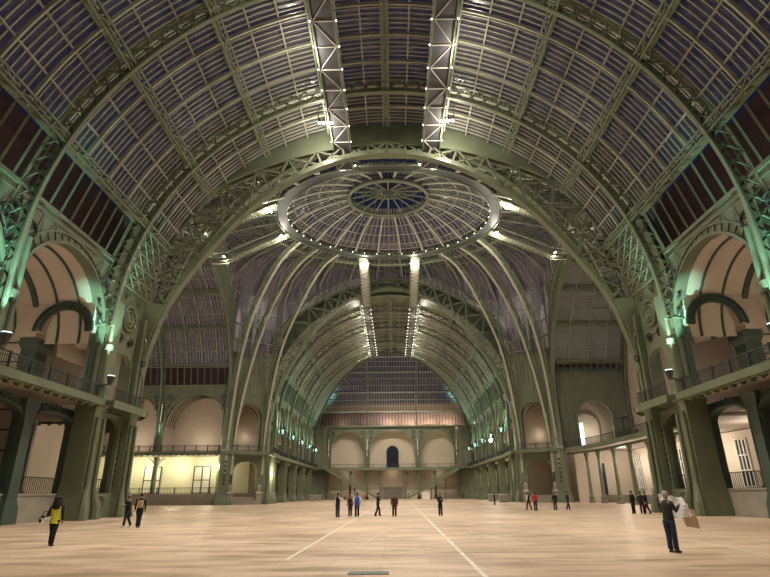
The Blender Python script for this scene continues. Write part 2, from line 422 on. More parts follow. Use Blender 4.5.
# curved soffit plate between the pier's two arches
struct('trim_1', MB().band(arc(0, ZC, 24.1, 3, 22, 8, XA(YA)), arc(0, ZC, 24.1, 3, 22, 8, XA(YB-.6)), (-.1, 0, 0)), PAINT)
struct('trim_1', MB().band(arc(0, ZC, 24.1, 158, 177, 8, XA(YA)), arc(0, ZC, 24.1, 158, 177, 8, XA(YB-.6)), (.1, 0, 0)), PAINT)
for s, nm in ((-1, 'left'), (1, 'right')):
    t = thing('haunch_grille', 'x', 'grille'); t['label'] = 'crossed green grille above the near %s crossing pier' % nm; t['group'] = 'haunch grilles'
    G = lambda al, y: (s*23.85*math.cos(R(al)), y, ZC+23.85*math.sin(R(al)))
    m = MB(); ys = [YA+.6+k*1.55 for k in range(5)]; als = [8.5, 11.2, 13.9, 16.6, 19.3, 21.5]
    for i in range(5):
        for j in range(4):
            m.beam(G(als[i], ys[j]), G(als[i+1], ys[j+1]), .1, .1).beam(G(als[i+1], ys[j]), G(als[i], ys[j+1]), .1, .1)
    m.build('cross_bars', PAINT, t); m = MB()
    for al in als: m.beam(G(al, ys[0]), G(al, ys[-1]), .14, .14)
    m.build('frame_bars', PAINT, t)
for y in (YB-.35, YD-3.1): struct('trim_5', MB().band(arc(0, ZC, 24.5, 8, 172, 40, XA(y)), arc(0, ZC, 30, 8, 172, 40, XA(y)), (0, .15, 0)), PAINT)
for x in (-XT, XT+.2): struct('trim_6', MB().band(arc(0, ZC, 24.5, 8, 172, 40, YXT(x)), arc(0, ZC, 30, 8, 172, 40, YXT(x)), (.1, 0, 0)), PAINT)
struct('trim_2', MB().band(arc(0, ZC, 24.3, 12, 168, 50, XA(YC+0.6)), arc(0, ZC, 24.3, 12, 168, 50, XA(YD-3)), (0, 0, 0.12)), PAINT)

# ------------------------------------------------------------------ the dome
KX, KY = 1.08, 0.93
def zd(q): return 14 + 32.3*max(0, 1-(q/37.0)**6)**(1/6)
def zi(q): return 40 + 8.3*math.sqrt(max(0, 1-(q/17.0)**2))
def D(phi, q, z): return (KX*q*math.cos(phi), YM + KY*q*math.sin(phi), z)
def bound(phi):                              # q at the octagonal edge of the crossing
    c, s = abs(KX*math.cos(phi)), abs(KY*math.sin(phi)); q = 99
    if s > 1e-6: q = min(q, 27.0/s)
    if c > 1e-6: q = min(q, 29.6/c)
    return min(q, 50.0/(c+s))
def foot(phi):                               # height where the glass meets arch or pier
    q = bound(phi); x, y = abs(KX*q*math.cos(phi)), abs(KY*q*math.sin(phi))
    a = x if y >= 26.9 else (y if x >= 29.5 else 99)
    if a > 21.5: return 27.0
    r = 28.0; return max(27.0, ZC+math.sqrt(max(0, r*r-a*a))-1.0)
NPH = 128
dome_g = MB(); skirt = MB()
for k in range(NPH):
    p0, p1 = 2*PI*k/NPH, 2*PI*(k+1)/NPH
    A = [D(p0, 15+(bound(p0)-15)*j/8, zd(15+(bound(p0)-15)*j/8)) for j in range(9)]
    B = [D(p1, 15+(bound(p1)-15)*j/8, zd(15+(bound(p1)-15)*j/8)) for j in range(9)]
    A.append(D(p0, bound(p0)+0.6, min(foot(p0), A[-1][2]))); B.append(D(p1, bound(p1)+0.6, min(foot(p1), B[-1][2])))
    dome_g.strip(A, B)
dome = struct('ceiling', dome_g, GLASSD)
bars = MB()
NB = 176
for k in range(NB):
    p = 2*PI*k/NB; b = bound(p)
    P = [D(p, 16.5+(b-16.5)*j/6, zd(16.5+(b-16.5)*j/6)-0.12) for j in range(7)]+[D(p, b+0.45, min(foot(p), zd(b)-.1))]
    bars.sweep(P, 0.10, 0.12, (-math.sin(p), math.cos(p), 0))
bars.build('glazing_bar', LITP, dome)
NR = 36
def quarter(p):
    c, s_ = math.cos(p), math.sin(p); return ORD[int(math.degrees(math.atan2(abs(s_), abs(c)))/10 if NR_ == 36 else math.degrees(math.atan2(abs(s_), abs(c)))/15)], 'far' if s_ > 0 else 'near', 'right' if c > 0 else 'left'
NR_ = 36
for k in range(NR):
    p = 2*PI*(k+0.5)/NR; b = bound(p); nn = (-math.sin(p), math.cos(p), 0)
    th = thing('dome_rib', 'outer dome rib, %s from the transept axis on the %s %s quarter' % (quarter(p)), 'dome rib', (0, 0, 0), 'radial ribs of the outer dome')
    lo = [D(p, 15.2+(b-15.2)*j/6, zd(15.2+(b-15.2)*j/6)-1.15) for j in range(7)]+[D(p, b-0.5, min(foot(p), zd(b)-1.3))]
    hi = [D(p, 15.2+(b-15.2)*j/6, zd(15.2+(b-15.2)*j/6)-0.2) for j in range(7)]+[D(p, b+0.3, min(foot(p), zd(b)-1.0))]
    MB().sweep(lo, 0.24, 0.14, nn).build('bottom_flange', LITP, th)
    MB().sweep(hi, 0.2, 0.12, nn).build('top_flange', PAINT, th)
    MB().lattice(lo, hi, 0.08, 0.1, nn, True, True).build('lattice_web', PAINT, th)
def ring_curve(q, z, n=96, a0=0, a1=2*PI): return [D(a0+(a1-a0)*k/n, q, z) for k in range(n+1)]
for j, q in enumerate((19.5, 23, 26.5)):
    m = MB()
    for k in range(NR):
        p0, p1 = 2*PI*(k+.5)/NR, 2*PI*(k+1.5)/NR
        if q < bound(p0)-.3 and q < bound(p1)-.3:
            a, b_, c, d = D(p0, q, zd(q)-1.1), D(p1, q, zd(q)-1.1), D(p0, q, zd(q)-.3), D(p1, q, zd(q)-.3)
            m.beam(a, b_, 0.14, 0.12); m.beam(c, d, 0.12, 0.12); m.beam(a, d, 0.08, 0.08); m.beam(c, b_, 0.08, 0.08)
    tag(m.build('ring_purlin', PAINT), '%s ring purlin braced between the ribs of the outer dome, counted outwards' % ORD[j], 'ring purlin', 'ring purlins of the dome')
# corner skirts: horizontal purlins on the steep corner glass
m = MB()
for zz in (29.5, 32.5, 35.5, 38.5):
    for k in range(NPH):
        p0, p1 = 2*PI*k/NPH, 2*PI*(k+1)/NPH
        if foot(p0) < zz < zd(bound(p0)) and foot(p1) < zz < zd(bound(p1)):
            m.beam(D(p0, bound(p0)+.2, zz), D(p1, bound(p1)+.2, zz), 0.16, 0.3)
m.build('minor_purlin', LITP, dome)
# inner dome and lantern
g = MB(); bb = MB()
for k in range(96):
    p0, p1 = 2*PI*k/96, 2*PI*(k+1)/96
    g.strip([D(p0, q, zi(q)+0.7) for q in (15.6, 13, 10, 8, 6.2)], [D(p1, q, zi(q)+0.7) for q in (15.6, 13, 10, 8, 6.2)])
    bb.sweep([D(p0, q, zi(q)+0.55) for q in (15.4, 13, 10, 8, 6.2)], 0.09, 0.1, (-math.sin(p0), math.cos(p0), 0))
for q in (8.5, 10.5, 12.5, 14.2):
    bb.sweep(ring_curve(q, zi(q)+0.5), 0.1, 0.14, (0, 0, 1))
gi = struct('ceiling', g, GLASS); bb.build('glazing_bar', LITP, gi)
NR_ = 24
for k in range(24):
    p = 2*PI*(k+.5)/24; nn = (-math.sin(p), math.cos(p), 0)
    th = thing('dome_rib', 'lit inner dome rib, %s from the transept axis on the %s %s quarter' % (quarter(p)), 'dome rib', (0, 0, 0), 'radial ribs of the inner dome')
    lo = [D(p, q, zi(q)-0.35) for q in (15.0, 13, 11, 9, 7.5, 6.2)]; hi = [D(p, q, zi(q)+0.4) for q in (15.0, 13, 11, 9, 7.5, 6.2)]
    MB().sweep(lo, 0.30, 0.16, nn).build('bottom_flange', LITP, th)
    MB().lattice(lo, hi, 0.07, 0.07, nn, False, True).build('lattice_web', PAINT, th)
lan = thing('dome_lantern', 'round lantern ring with spokes and hub at the very centre of the dome', 'lantern', (0, YM, 0))
def rel(pts): return [(x, y-YM, z) for x, y, z in pts]
MB().sweep(rel(ring_curve(6.0, 47.0)), 0.5, 0.5, (0, 0, 1)).build('lantern_ring', PAINT, lan, True)
MB().sweep(rel(ring_curve(5.4, 50.0)), 0.3, 0.4, (0, 0, 1)).build('upper_ring', PAINT, lan, True)
MB().tube_z((0, 0, 47.6), [(0.25, 0), (0.7, 0.5), (1.0, 1.2), (1.1, 3.2), (0.2, 3.6)], 16).build('hub', DARK, lan)
for k in range(16):
    p = 2*PI*k/16; a = D(p, 5.9, 47.1); b = D(p, 5.4, 50.0)
    m = MB().beam((a[0], a[1]-YM, a[2]), (b[0]*0.16, (b[1]-YM)*0.16, 48.2), 0.16, 0.22).beam((a[0], a[1]-YM, a[2]), (b[0], b[1]-YM, b[2]), 0.14, 0.14)
    m.beam((b[0], b[1]-YM, b[2]), (0, 0, 51.2), 0.1, 0.14)
    m.build('spoke', PAINT, lan)
struct('ceiling', MB().strip(ring_curve(6.3, 50.1, 48), [(0, YM, 51.6)]*49), GLASS)
# ring walkway
rw = thing('ring_walkway', 'broad oval ring walkway of dark mesh with railings hung under the dome', 'walkway', (0, YM, 0))
ZR = 43.2
MB().band(rel(ring_curve(15.1, ZR)), rel(ring_curve(16.5, ZR)), (0, 0, 0.1)).build('deck', DARK, rw)
for q in (15.1, 16.7):
    MB().sweep(rel(ring_curve(q, ZR-0.02)), 0.3, 0.1, (0, 0, 1)).build('edge_beam', PAINT, rw)
    MB().sweep(rel(ring_curve(q, ZR+1.15)), 0.08, 0.08, (0, 0, 1)).build('handrail', CABLE, rw)
A = rel(ring_curve(15.1, ZR+0.05, 72)); B = rel(ring_curve(15.1, ZR+1.1, 72)); MB().lattice(A, B, 0.07, 0.07, (0, 0, 1)).build('railing_lattice', DARK, rw)
A = rel(ring_curve(16.7, ZR+0.05, 72)); B = rel(ring_curve(16.7, ZR+1.1, 72)); MB().lattice(A, B, 0.07, 0.07, (0, 0, 1)).build('railing_lattice', DARK, rw)
A = rel(ring_curve(15.3, ZR+0.1, 24)); B = rel(ring_curve(15.6, zd(15)-0.6, 24)); m = MB()
for a, b in zip(A, B): m.beam(a, b, 0.14, 0.14)
m.build('hanger', PAINT, rw)
MB().sweep(rel(ring_curve(19.6, ZR-0.2, 30, R(20), R(160)))+[], 0.3, 0.4, (0, 0, 1)).build('outer_hoop', PAINT, rw)
MB().sweep(rel(ring_curve(17.6, ZR+0.6, 40, R(-160), R(-20))), 0.3, 0.34, (0, 0, 1)).build('outer_hoop', PAINT, rw)
bulb0 = None
for k in range(44):
    p = D(2*PI*k/44, 15.0, ZR+0.15)
    if bulb0 is None: bulb0 = MB().tube_z((0, 0, 0), [(0.03, -0.06), (0.065, -0.03), (0.065, 0.03), (0.03, 0.06)], 6).build('bulb', BULB, rw); o = bulb0
    else: o = bulb0.copy(); COL.objects.link(o)
    o.parent = rw; o.location = (p[0], p[1]-YM, p[2])

# straight walkways with strings of bulbs
def walkway(lab, P, side, bulbs=True, w=1.7, bstep=2.6, mat=MESHM):
    """P centre polyline, side = unit vector across"""
    th = thing('suspended_walkway', lab, 'walkway', P[0], 'suspended walkways under the roof'); o0 = Vector(P[0]); s = Vector(side)*w/2
    Q = [Vector(p)-o0 for p in P]
    MB().band([q-s for q in Q], [q+s for q in Q], (0, 0, 0.08)).build('deck', mat, th)
    br = MB(); hg = MB(); bpos = []
    for sg in (-1, 1):
        MB().sweep([q+s*sg*1.06 for q in Q], 0.42, 0.12, (0, 0, 1)).build('edge_beam', PAINT, th)
        MB().sweep([q+s*sg*1.1+Vector((0, 0, 1.1)) for q in Q], 0.07, 0.07, (0, 0, 1)).build('handrail', CABLE, th)
    alt = 1
    for a, b in zip(Q[:-1], Q[1:]):
        n = max(1, round((b-a).length/bstep))
        for i in range(n):
            p, q = a+(b-a)*i/n, a+(b-a)*(i+1)/n
            dn = Vector((0, 0, -0.05)); br.beam(p-s*alt+dn, q+s*alt+dn, 0.05, 0.05); br.beam(p-s+dn, p+s+dn, 0.06, 0.06); alt = -alt
            for sg in (-1, 1):
                hg.beam(p+s*sg*1.06, p+s*sg*1.06+Vector((0, 0, 2.9 if i % 2 == 0 else 1.1)), 0.06, 0.06); bpos.append(p+s*sg*1.25)
    br.build('brace', CABLE, th); hg.build('hanger', PAINT, th)
    if bulbs:
        for p in bpos[:96]:
            o = bulb0.copy(); COL.objects.link(o); o.parent = th; o.location = p
    return th
WX = 4.9; ZW = 37.2
for s, nm in ((-1, 'left'), (1, 'right')):
    walkway('dark mesh walkway hung under the near nave roof, the %s one of the two' % nm, [(s*WX, 6, ZW), (s*WX, 53.5, ZW)], (1, 0, 0))
    walkway('sloping slatted stair walkway from the near nave up to the dome ring, %s one' % nm, [(s*WX, 53.5, ZW), (s*WX, 62.5, ZR)], (1, 0, 0), False)
    walkway('sloping cream slatted walkway between dome ring and far nave, %s one' % nm, [(s*WX, 92.2, ZR), (s*WX, YC+1.5, 38.2)], (1, 0, 0), False, 1.5, 0.5, PAINT)
    walkway('bulb-lit walkway along the crown of the far nave, %s one of the two' % nm, [(s*WX*1.02, YC+1.5, 38.2), (s*WX*.98, 148, 37.6)], (1, 0, 0), True, 1.4, 2.5)
    for t, tn in ((-1, 'near'), (1, 'far')):
        walkway('sloping slatted walkway from the dome ring towards the %s transept, %s one' % (nm, tn), [(s*17.2, YM+t*5, ZR), (s*27.5, YM+t*5, 38.4)], (0, 1, 0), False, 1.5, 0.5, PAINT)
        walkway('level walkway under the %s transept vault, %s one' % (nm, tn), [(s*27.5, YM+t*5, 38.4), (s*43, YM+t*5, 38.0)], (0, 1, 0), False)

# clusters of floodlights where the walkways meet ring and arches
def flood():
    th = thing('floodlight_cluster', 'x', 'floodlight', (0, 0, 0), 'floodlight clusters on the walkways')
    MB().box(-0.8, 0.8, -0.06, 0.06, 0, 0.12).box(-0.8, 0.8, -0.06, 0.06, 1.2, 1.3).box(-0.8, -0.7, -0.05, 0.05, 0, 2.6).box(0.7, 0.8, -0.05, 0.05, 0, 2.6).build('bracket', PAINT, th)
    for i in range(4):
        x = -0.6+0.4*i
        h = MB().tube([(x, 0, 0.2), (x, 0, 0.0), (x, 0, -0.28)], [0.09, 0.13, 0.17], 8).build('lamp_housing', DARK, th)
        MB().tube([(x, 0, -0.285), (x, 0, -0.32)], [0.15, 0.15], 8).build('lens', BULBB, h)
    return th
fl0 = flood()
FLD = []
for s, nm in ((-1, 'left'), (1, 'right')):
    FLD += [((s*(WX+1.3), 45, ZW+.3), 0, 'floodlight cluster on the %s walkway in front of the dome' % nm),
            ((s*(WX), 60.8, ZR-.3), 0, 'floodlight cluster at the near edge of the dome ring, %s of centre' % nm),
            ((s*(WX-.2), 93.6, ZR-.3), 0, 'floodlight cluster at the far edge of the dome ring, %s of centre' % nm)]
    for t, tn in ((-1, 'nearer'), (1, 'farther')):
        FLD += [((s*18.2, YM+t*4.6, ZR-.3), 90, 'floodlight cluster at the %s end of the dome ring, %s of the pair' % (nm, tn)),
                ((s*27.6, YM+t*4.8, 39.2), 90, 'floodlight cluster hanging at the %s transept arch, %s of the pair' % (nm, tn))]
for p, a, lab in FLD:
    put(fl0, Matrix.Translation(p) @ Matrix.Rotation(R(a), 4, 'Z'), lab)
    lamp('SPOT', (p[0], p[1], p[2]-0.6), 10000, NEUT, 0.25, to=(p[0]*1.3, p[1]+(p[1]-YM)*0.15, 0), spot=112, blend=0.8, name='floodlight_light')
    lamp('POINT', (p[0], p[1], p[2]-0.8), 700, NEUT, 0.3, name='floodlight_light')

# great curved corner ribs from the far and near piers up to the ring
def cat(P, k=6): return [Vector(p) for p in smoothpts(P, k)]
CR = [([(-29.6, 99.6, 5), (-29.3, 99.2, 14), (-27.4, 95.8, 25), (-24.3, 91.5, 33), (-19.5, 87, 40), (-15.5, 84.6, 43)], 'outer rib rising from the %s%s pier by the transept'),
      ([(-28.6, 100.2, 5), (-28.2, 100, 14), (-25.8, 98.6, 26), (-22.0, 96.2, 36), (-17, 91.5, 41.5), (-12.8, 88.0, 43.2)], 'inner rib rising from the %s%s pier by the transept'),
      ([(-23.9, 103.6, 5), (-23.6, 103.2, 14), (-21.4, 101, 27), (-17.2, 97.6, 36), (-13, 93.5, 41.5), (-9.5, 90.5, 43.2)], 'rib rising from the %s%s pier at the nave towards the ring')]
for s, nm in ((-1, 'left'), (1, 'right')):
    for t, tn in ((1, 'far '), (-1, 'near ')):
        for P, lab in CR:
            Q = cat([(-s*x, YM+t*(y-YM), z) for x, y, z in P])
            th = thing('curved_corner_rib', ('lit curved ' + lab) % (tn, nm), 'dome rib', (0, 0, 0), 'corner ribs carrying the dome')
            nn = Vector((s*0.62*t, 0.78, 0)) if False else Vector((0.78*t*s, 0.62, 0))
            rad = Vector((-s*0.62*-1, t*0.78, 0))
            o2 = [q + Vector((s*0.9, t*0.7, 0.5)) for q in Q]
            MB().sweep(Q, 0.45, 0.2, (-s*0.7*t, 0.7, 0)).build('inner_flange', LITP, th)
            MB().sweep(o2, 0.4, 0.16, (-s*0.7*t, 0.7, 0)).build('outer_flange', PAINT, th)
            MB().lattice(Q[::2], o2[::2], 0.1, 0.12, (-s*0.7*t, 0.7, 0)).build('lattice_web', PAINT, th)

# ------------------------------------------------------------------ hip roof of the far nave end
hip = MB(); hb = MB(); NH = 26
def cl(al): return ((RO)*math.cos(R(al)), ZC+(RO)*math.sin(R(al)))
for i in range(NH):
    a0, a1 = 24+(90-24)*i/NH, 24+(90-24)*(i+1)/NH
    (w0, z0), (w1, z1) = cl(a0), cl(a1)
    hip.strip([(-w0, YE-RO+w0, z0), (w0, YE-RO+w0, z0)], [(-w1, YE-RO+w1, z1), (w1, YE-RO+w1, z1)])
hg = struct('ceiling', hip, glass('dark_hip_glass', (0.09, 0.085, 0.115), 0.5, 0.25, 0.12))
for j in range(-30, 31):
    x = j*0.8; al0 = 24
    al1 = math.degrees(math.acos(min(1, abs(x)/RO)))
    if al1 > al0: hb.sweep([(x, YE-RO+RO*math.cos(R(a))-0.1, ZC+(RO-.1)*math.sin(R(a))) for a in [al0+(al1-al0)*k/12 for k in range(13)]], 0.09, 0.12, (1, 0, 0))
for al in (24, 28, 33, 39, 45, 51, 57, 63, 69, 75):
    w, z = cl(al); th_ = 0.3 if al in (24, 39, 57, 75) else 0.12
    hb.beam((-w, YE-RO+w-0.3, z-.2), (w, YE-RO+w-0.3, z-.2), th_, th_*1.6)
hb.build('glazing_bar', LITP, hg)
for s, nm in ((-1, 'left'), (1, 'right')):      # side vaults of the cloister
    sv = MB(); sb = MB()
    for i in range(NH):
        a0, a1 = 16+(90-16)*i/NH, 16+(90-16)*(i+1)/NH
        (w0, z0), (w1, z1) = cl(a0), cl(a1)
        sv.strip([(s*w0, 149.2, z0), (s*w0, YE-RO+w0, z0)], [(s*w1, 149.2, z1), (s*w1, YE-RO+w1, z1)])
    q = struct('ceiling', sv, GLASSF)
    for j in range(1, 16):
        y = 149.2+j*1.5; al1 = math.degrees(math.acos(min(1, max(0, (y-YE+RO)/RO))))
        sb.sweep([(s*(RO-.15)*math.cos(R(a)), y, ZC+(RO-.15)*math.sin(R(a))) for a in [16+(al1-16)*k/10 for k in range(11)]], 0.14, 0.24, (0, 1, 0))
    sb.build('glazing_bar', LITP, q)
    dg = [(s*(RO-.5)*math.cos(R(a)), YE-RO+(RO-.5)*math.cos(R(a)), ZC+(RO-.5)*math.sin(R(a))) for a in range(0, 91, 5)]
    tag(MB().sweep(dg, 0.5, 0.5, (s, -1, 0)).build('hip_rib', PAINT), '%s diagonal hip rib curving up from the corner of the far end wall' % nm, 'roof rib', 'hip ribs of the nave end')
    for k, x0 in enumerate((7.6, 0)):
        if x0 == 0 and s == 1: continue
        al1 = math.degrees(math.acos(x0/RO)); 
        P = [(s*x0, YE-RO+(RO-.5)*math.cos(R(a))-.1, ZC+(RO-.6)*math.sin(R(a))) for a in [14+(al1-14)*i/14 for i in range(15)]]
        if x0: tag(MB().sweep(P, 0.4, 0.5, (1, 0, 0)).build('hip_rib', PAINT), 'long %s rib splaying down the dark glass above the far end wall' % nm, 'roof rib', 'hip ribs of the nave end')
struct('wall_outside', MB().box(-30, 30, YE+6.0, YE+6.4, 19, 29.5), noisy('lit_brick', (.42, .23, .12), (.52, .31, .17), 1.2, .8, stretch=(1, 1, 4)))  # brick paled towards orange, the glow of lamps put into its colour
m = MB()
for j in range(-23, 24): m.box(j*1.0-.12, j*1.0+.12, YE-.6, YE-.4, 21.2, 26.0)
g = struct('window_2', MB().box(-23, 23, YE-.3, YE-.25, 21.2, 26.0), GLASSC); m.build('mullion', DARK, g)
struct('trim_3', MB().box(-23.3, 23.3, YE-1.6, YE-0.2, 25.7, 26.1), PAINT)
struct('trim_3', MB().box(-23.3, 23.3, YE-.9, YE+.6, 21.2, 21.7), PAINT)
for q_ in (-1, 1): struct('trim_8', MB().box(*sorted((q_*20.6, q_*24)), YE-.5, YE, 0, 21.4).box(*sorted((q_*21.2, q_*21.8)), YE-.9, YE-.5, 0, 21.4), PAINT)

# ------------------------------------------------------------------ arcade bays (local: x along the wall, y outwards, z up)
def arch_curve(rx, zs, rz, z0, n=24):
    P = []
    nv = max(1, round((zs-z0)/1.5)) if zs > z0 else 0
    for i in range(nv): P.append((-rx, z0+(zs-z0)*i/nv))
    P += [(-rx*math.cos(PI*i/n), zs+rz*math.sin(PI*i/n)) for i in range(n+1)]
    for i in range(nv): P.append((rx, zs-(zs-z0)*(i+1)/nv))
    return P
def outer_curve(P, hw, zs, z1):
    O = []
    for x, z in P:
        if z < zs - 1e-6: O.append((math.copysign(hw, x), z)); continue
        dx, dz = x, z-zs
        k1 = hw/abs(dx) if abs(dx) > 1e-6 else 1e9; k2 = (z1-zs)/dz if dz > 1e-6 else 1e9
        k = min(k1, k2); O.append((dx*k, zs+dz*k))
    # pull the point nearest each top corner onto the corner
    for sg in (-1, 1):
        j = min(range(len(O)), key=lambda i: abs(O[i][0]-sg*hw)+abs(O[i][1]-z1)); O[j] = (sg*hw, z1)
    return O
def arch_plate(m, hw, z0, z1, rx, zs, rz, y0, y1, n=24, x0=0):
    P = arch_curve(rx, zs, rz, z0, n); O = outer_curve(P, hw, zs, z1)
    m.band([(x0+x, y0, z) for x, z in P], [(x0+x, y0, z) for x, z in O], (0, y1-y0, 0)); return P
def spiral(cx, cz, r, turns, sx, y=0, a0=0, n=22):
    return [(cx+sx*r*(1-.8*i/n)*math.cos(a0+turns*2*PI*i/n), y, cz+r*(1-.8*i/n)*math.sin(a0+turns*2*PI*i/n)) for i in range(n+1)]
def ring_pts(cx, cz, r, y, n=20): return [(cx+r*math.cos(2*PI*i/n), y, cz+r*math.sin(2*PI*i/n)) for i in range(n+1)]

def arcade_arch(hw, z1, rx, zs, rz, label, z0=BAL, mat=PAINT, orn=True):
    t = thing('arcade_arch', label, 'arch')
    m = MB(); arch_plate(m, hw, z0, z1, rx, zs, rz, 0, 0.6); m.build('spandrel', mat, t)
    P = arch_curve(rx, zs, rz, z0)
    MB().sweep([(x, -.12, z) for x, z in P], 0.5, 0.22, (0, 1, 0)).build('arch_moulding', mat, t)
    P2 = arch_curve(rx*1.13, zs, min(rz*1.13, z1-zs-.3), zs, 24)
    m = MB().sweep([(x, -.05, z) for x, z in P2], 0.16, 0.14, (0, 1, 0)); P3 = arch_curve(rx, zs, rz, zs, 24)
    for i in range(0, 25, 1): m.beam((P3[i][0], -.04, P3[i][1]), (P2[i][0], -.04, P2[i][1]), .1, .1)
    m.sweep([(-hw, -.05, z1-.1), (hw, -.05, z1-.1)], 0.3, 0.3, (0, 1, 0)).sweep([(-hw, -.03, z1-.75), (hw, -.03, z1-.75)], 0.1, 0.1, (0, 1, 0))
    for i in range(2, 22, 2):
        a_ = P2[i]; k_ = P2[i+1]
        for q_ in (a_, k_):
            xx = max(-hw+.1, min(hw-.1, k_[0]*1.0)); m.beam((q_[0], -.03, q_[1]), (xx, -.03, z1-.75), .07, .07)
    m.build('moulding_lattice', mat, t)
    if orn:
        k = min(1.0, rx/5.2)
        for sx in (-1, 1):
            c = sx*(hw-1.25*k); zc = zs+rz-0.9*k
            m = MB().tube(spiral(c, zc, 0.75*k, 1.25, sx, -.08), 0.09*k+.02, 5).tube(spiral(c-sx*.1*k, zc-1.6*k, 0.6*k, 1.3, -sx, -.08, 1.5), 0.09*k+.02, 5).tube(spiral(c+sx*.5*k, zc-3*k, 0.42*k, 1.2, sx, -.08, 2), 0.08*k+.02, 5)
            m.build('scroll_ornament', DARK, t)
    return t
def gallery_vault(rx, zs, rz, hw, depth, ribs=5):
    P = arch_curve(rx+.15, zs, rz+.15, zs, 24)
    c = struct('ceiling', MB().strip([(x, .3, z) for x, z in P], [(x, depth, z) for x, z in P]), PLASTER, None, True)
    for i in range(ribs):
        y = depth*(i+1)/(ribs+1); MB().sweep([(x*.985, y, zs+(z-zs)*.985) for x, z in P], 0.45 if i == ribs//2 else 0.13, 0.16, (0, 1, 0)).build('vault_rib', TEAL, c)
    MB().strip([(x, depth, zs) for x, z in P], [(x, depth, z) for x, z in P]).build('end_panel', PLASTER, c)
    return c
def cross_frame(depth, label='x'):
    """stands across the gallery behind a pier; x thickness, y along the frame"""
    t = thing('gallery_cross_arch', label, 'gallery arch')
    cy = 2.7; r = 2.0; zs = 14.4
    P = arch_curve(r, zs, r, BAL, 20); O = outer_curve(P, 2.3, zs, 18.4)
    MB().band([(-1.25, cy+x, z) for x, z in P if z >= zs], [(-1.25, cy+a, b) for (x, z), (a, b) in zip(P, O) if z >= zs], (2.5, 0, 0)).build('cross_wall', PLASTER, t)
    for sx in (-1.35, 1.35):
        a = [(sx, cy+x*.95, zs+(z-zs)*.95) for x, z in P if z >= zs]; b = [(sx, cy+x*1.22, zs+(z-zs)*1.24) for x, z in P if z >= zs]
        MB().sweep(a, .24, .16, (1, 0, 0)).sweep(b, .24, .14, (1, 0, 0)).lattice(a, b, .08, .12, (1, 0, 0), False, True).build('lattice_arch', TEAL, t)
    for y, w in ((5.5, .8), (.5, .35)):
        MB().sqcol(0, y, [(w*1.3, w, BAL), (w*1.3, w, 9.6), (w, w*.8, 10), (w*.9, w*.75, 12.9), (w*1.3, w, 13.4), (w*1.3, w, 13.9)]).build('cluster_column', TEAL, t)
        MB().tube_z((-.5, y-.2, BAL), [(.3, 0), (.28, 4.2), (.4, 4.6), (.1, 5.4)], 8).tube_z((.5, y-.2, BAL), [(.3, 0), (.28, 4.2), (.4, 4.6), (.1, 5.4)], 8).build('round_shaft', TEAL, t)
    MB().box(-.5, .5, 6.4, depth, BAL, 18.4).build('cross_wall', PLASTER, t)
    MB().box(-1.2, 1.2, 4.95, 6.45, 14, 18.4).build('cross_wall', PLASTER, t)
    m = MB()
    for z in (10.4, 12.0, 13.6): m.box(-.56, .56, 6.4, depth, z, z+.12)
    m.build('band', TEAL, t)
    return t
def lower_frame(depth, label='x'):
    t = thing('gallery_lower_pier', label, 'pier')
    MB().sqcol(0, depth*.55, [(.9, 1.5, 0), (.9, 1.5, 1.9), (.7, 1.2, 2.2), (.7, 1.2, 8.2)]).build('shaft', TEAL, t)
    MB().sqcol(0, depth-.6, [(1.1, .5, 0), (1.1, .5, 8.2)]).build('wall_pilaster', PLASTER, t)
    m = MB()
    for z in (2.0, 3.8, 5.6, 7.4): m.box(-.95, .95, depth-1.2, depth-1.1, z, z+.12)
    m.build('band', TEAL, t)
    return t
def railing(L, label='x', h=1.05, z=BAL, y=-.95, step=.19, post=2.1):
    t = thing('balcony_railing', label, 'railing')
    MB().box(-L/2, L/2, y-.05, y+.05, z+h-.08, z+h).box(-L/2, L/2, y-.03, y+.03, z+.12, z+.17).box(-L/2, L/2, y-.02, y+.02, z+h-.28, z+h-.24).build('handrail', DARK, t)
    m = MB(); n = int(L/step)
    for i in range(n+1): x = -L/2+L*i/n; m.box(x-.016, x+.016, y-.016, y+.016, z, z+h-.05)
    m.build('baluster_row', DARK, t)
    n = max(1, round(L/post))
    for i in range(n): x = -L/2+L*(i+.5)/n; MB().box(x-.07, x+.07, y-.07, y+.07, z, z+h+.06).build('post', DARK, t)
    return t
def balcony(L, depth, label='x'):
    t = thing('balcony', label, 'balcony')
    MB().box(-L/2, L/2, -.9, depth, BAL-.42, BAL).build('deck', PLANK, t)
    MB().box(-L/2, L/2, -1.12, -.86, BAL-.5, BAL+.04).box(-L/2, L/2, -1.0, -.8, BAL-.62, BAL-.5).build('edge_beam', PAINT, t)
    n = max(2, round(L/1.04)); 
    for i in range(n):
        x = -L/2+L*(i+.5)/n; m = MB()
        pr = [(-.45, BAL-.55), (-.6, BAL-.75), (-.85, BAL-.78), (-1.05, BAL-.6)]
        m.band([(x-.14, a, b) for a, b in pr], [(x-.14, a, BAL-.42) for a, b in pr], (.28, 0, 0)).build('bracket', PAINT, t)
    return t
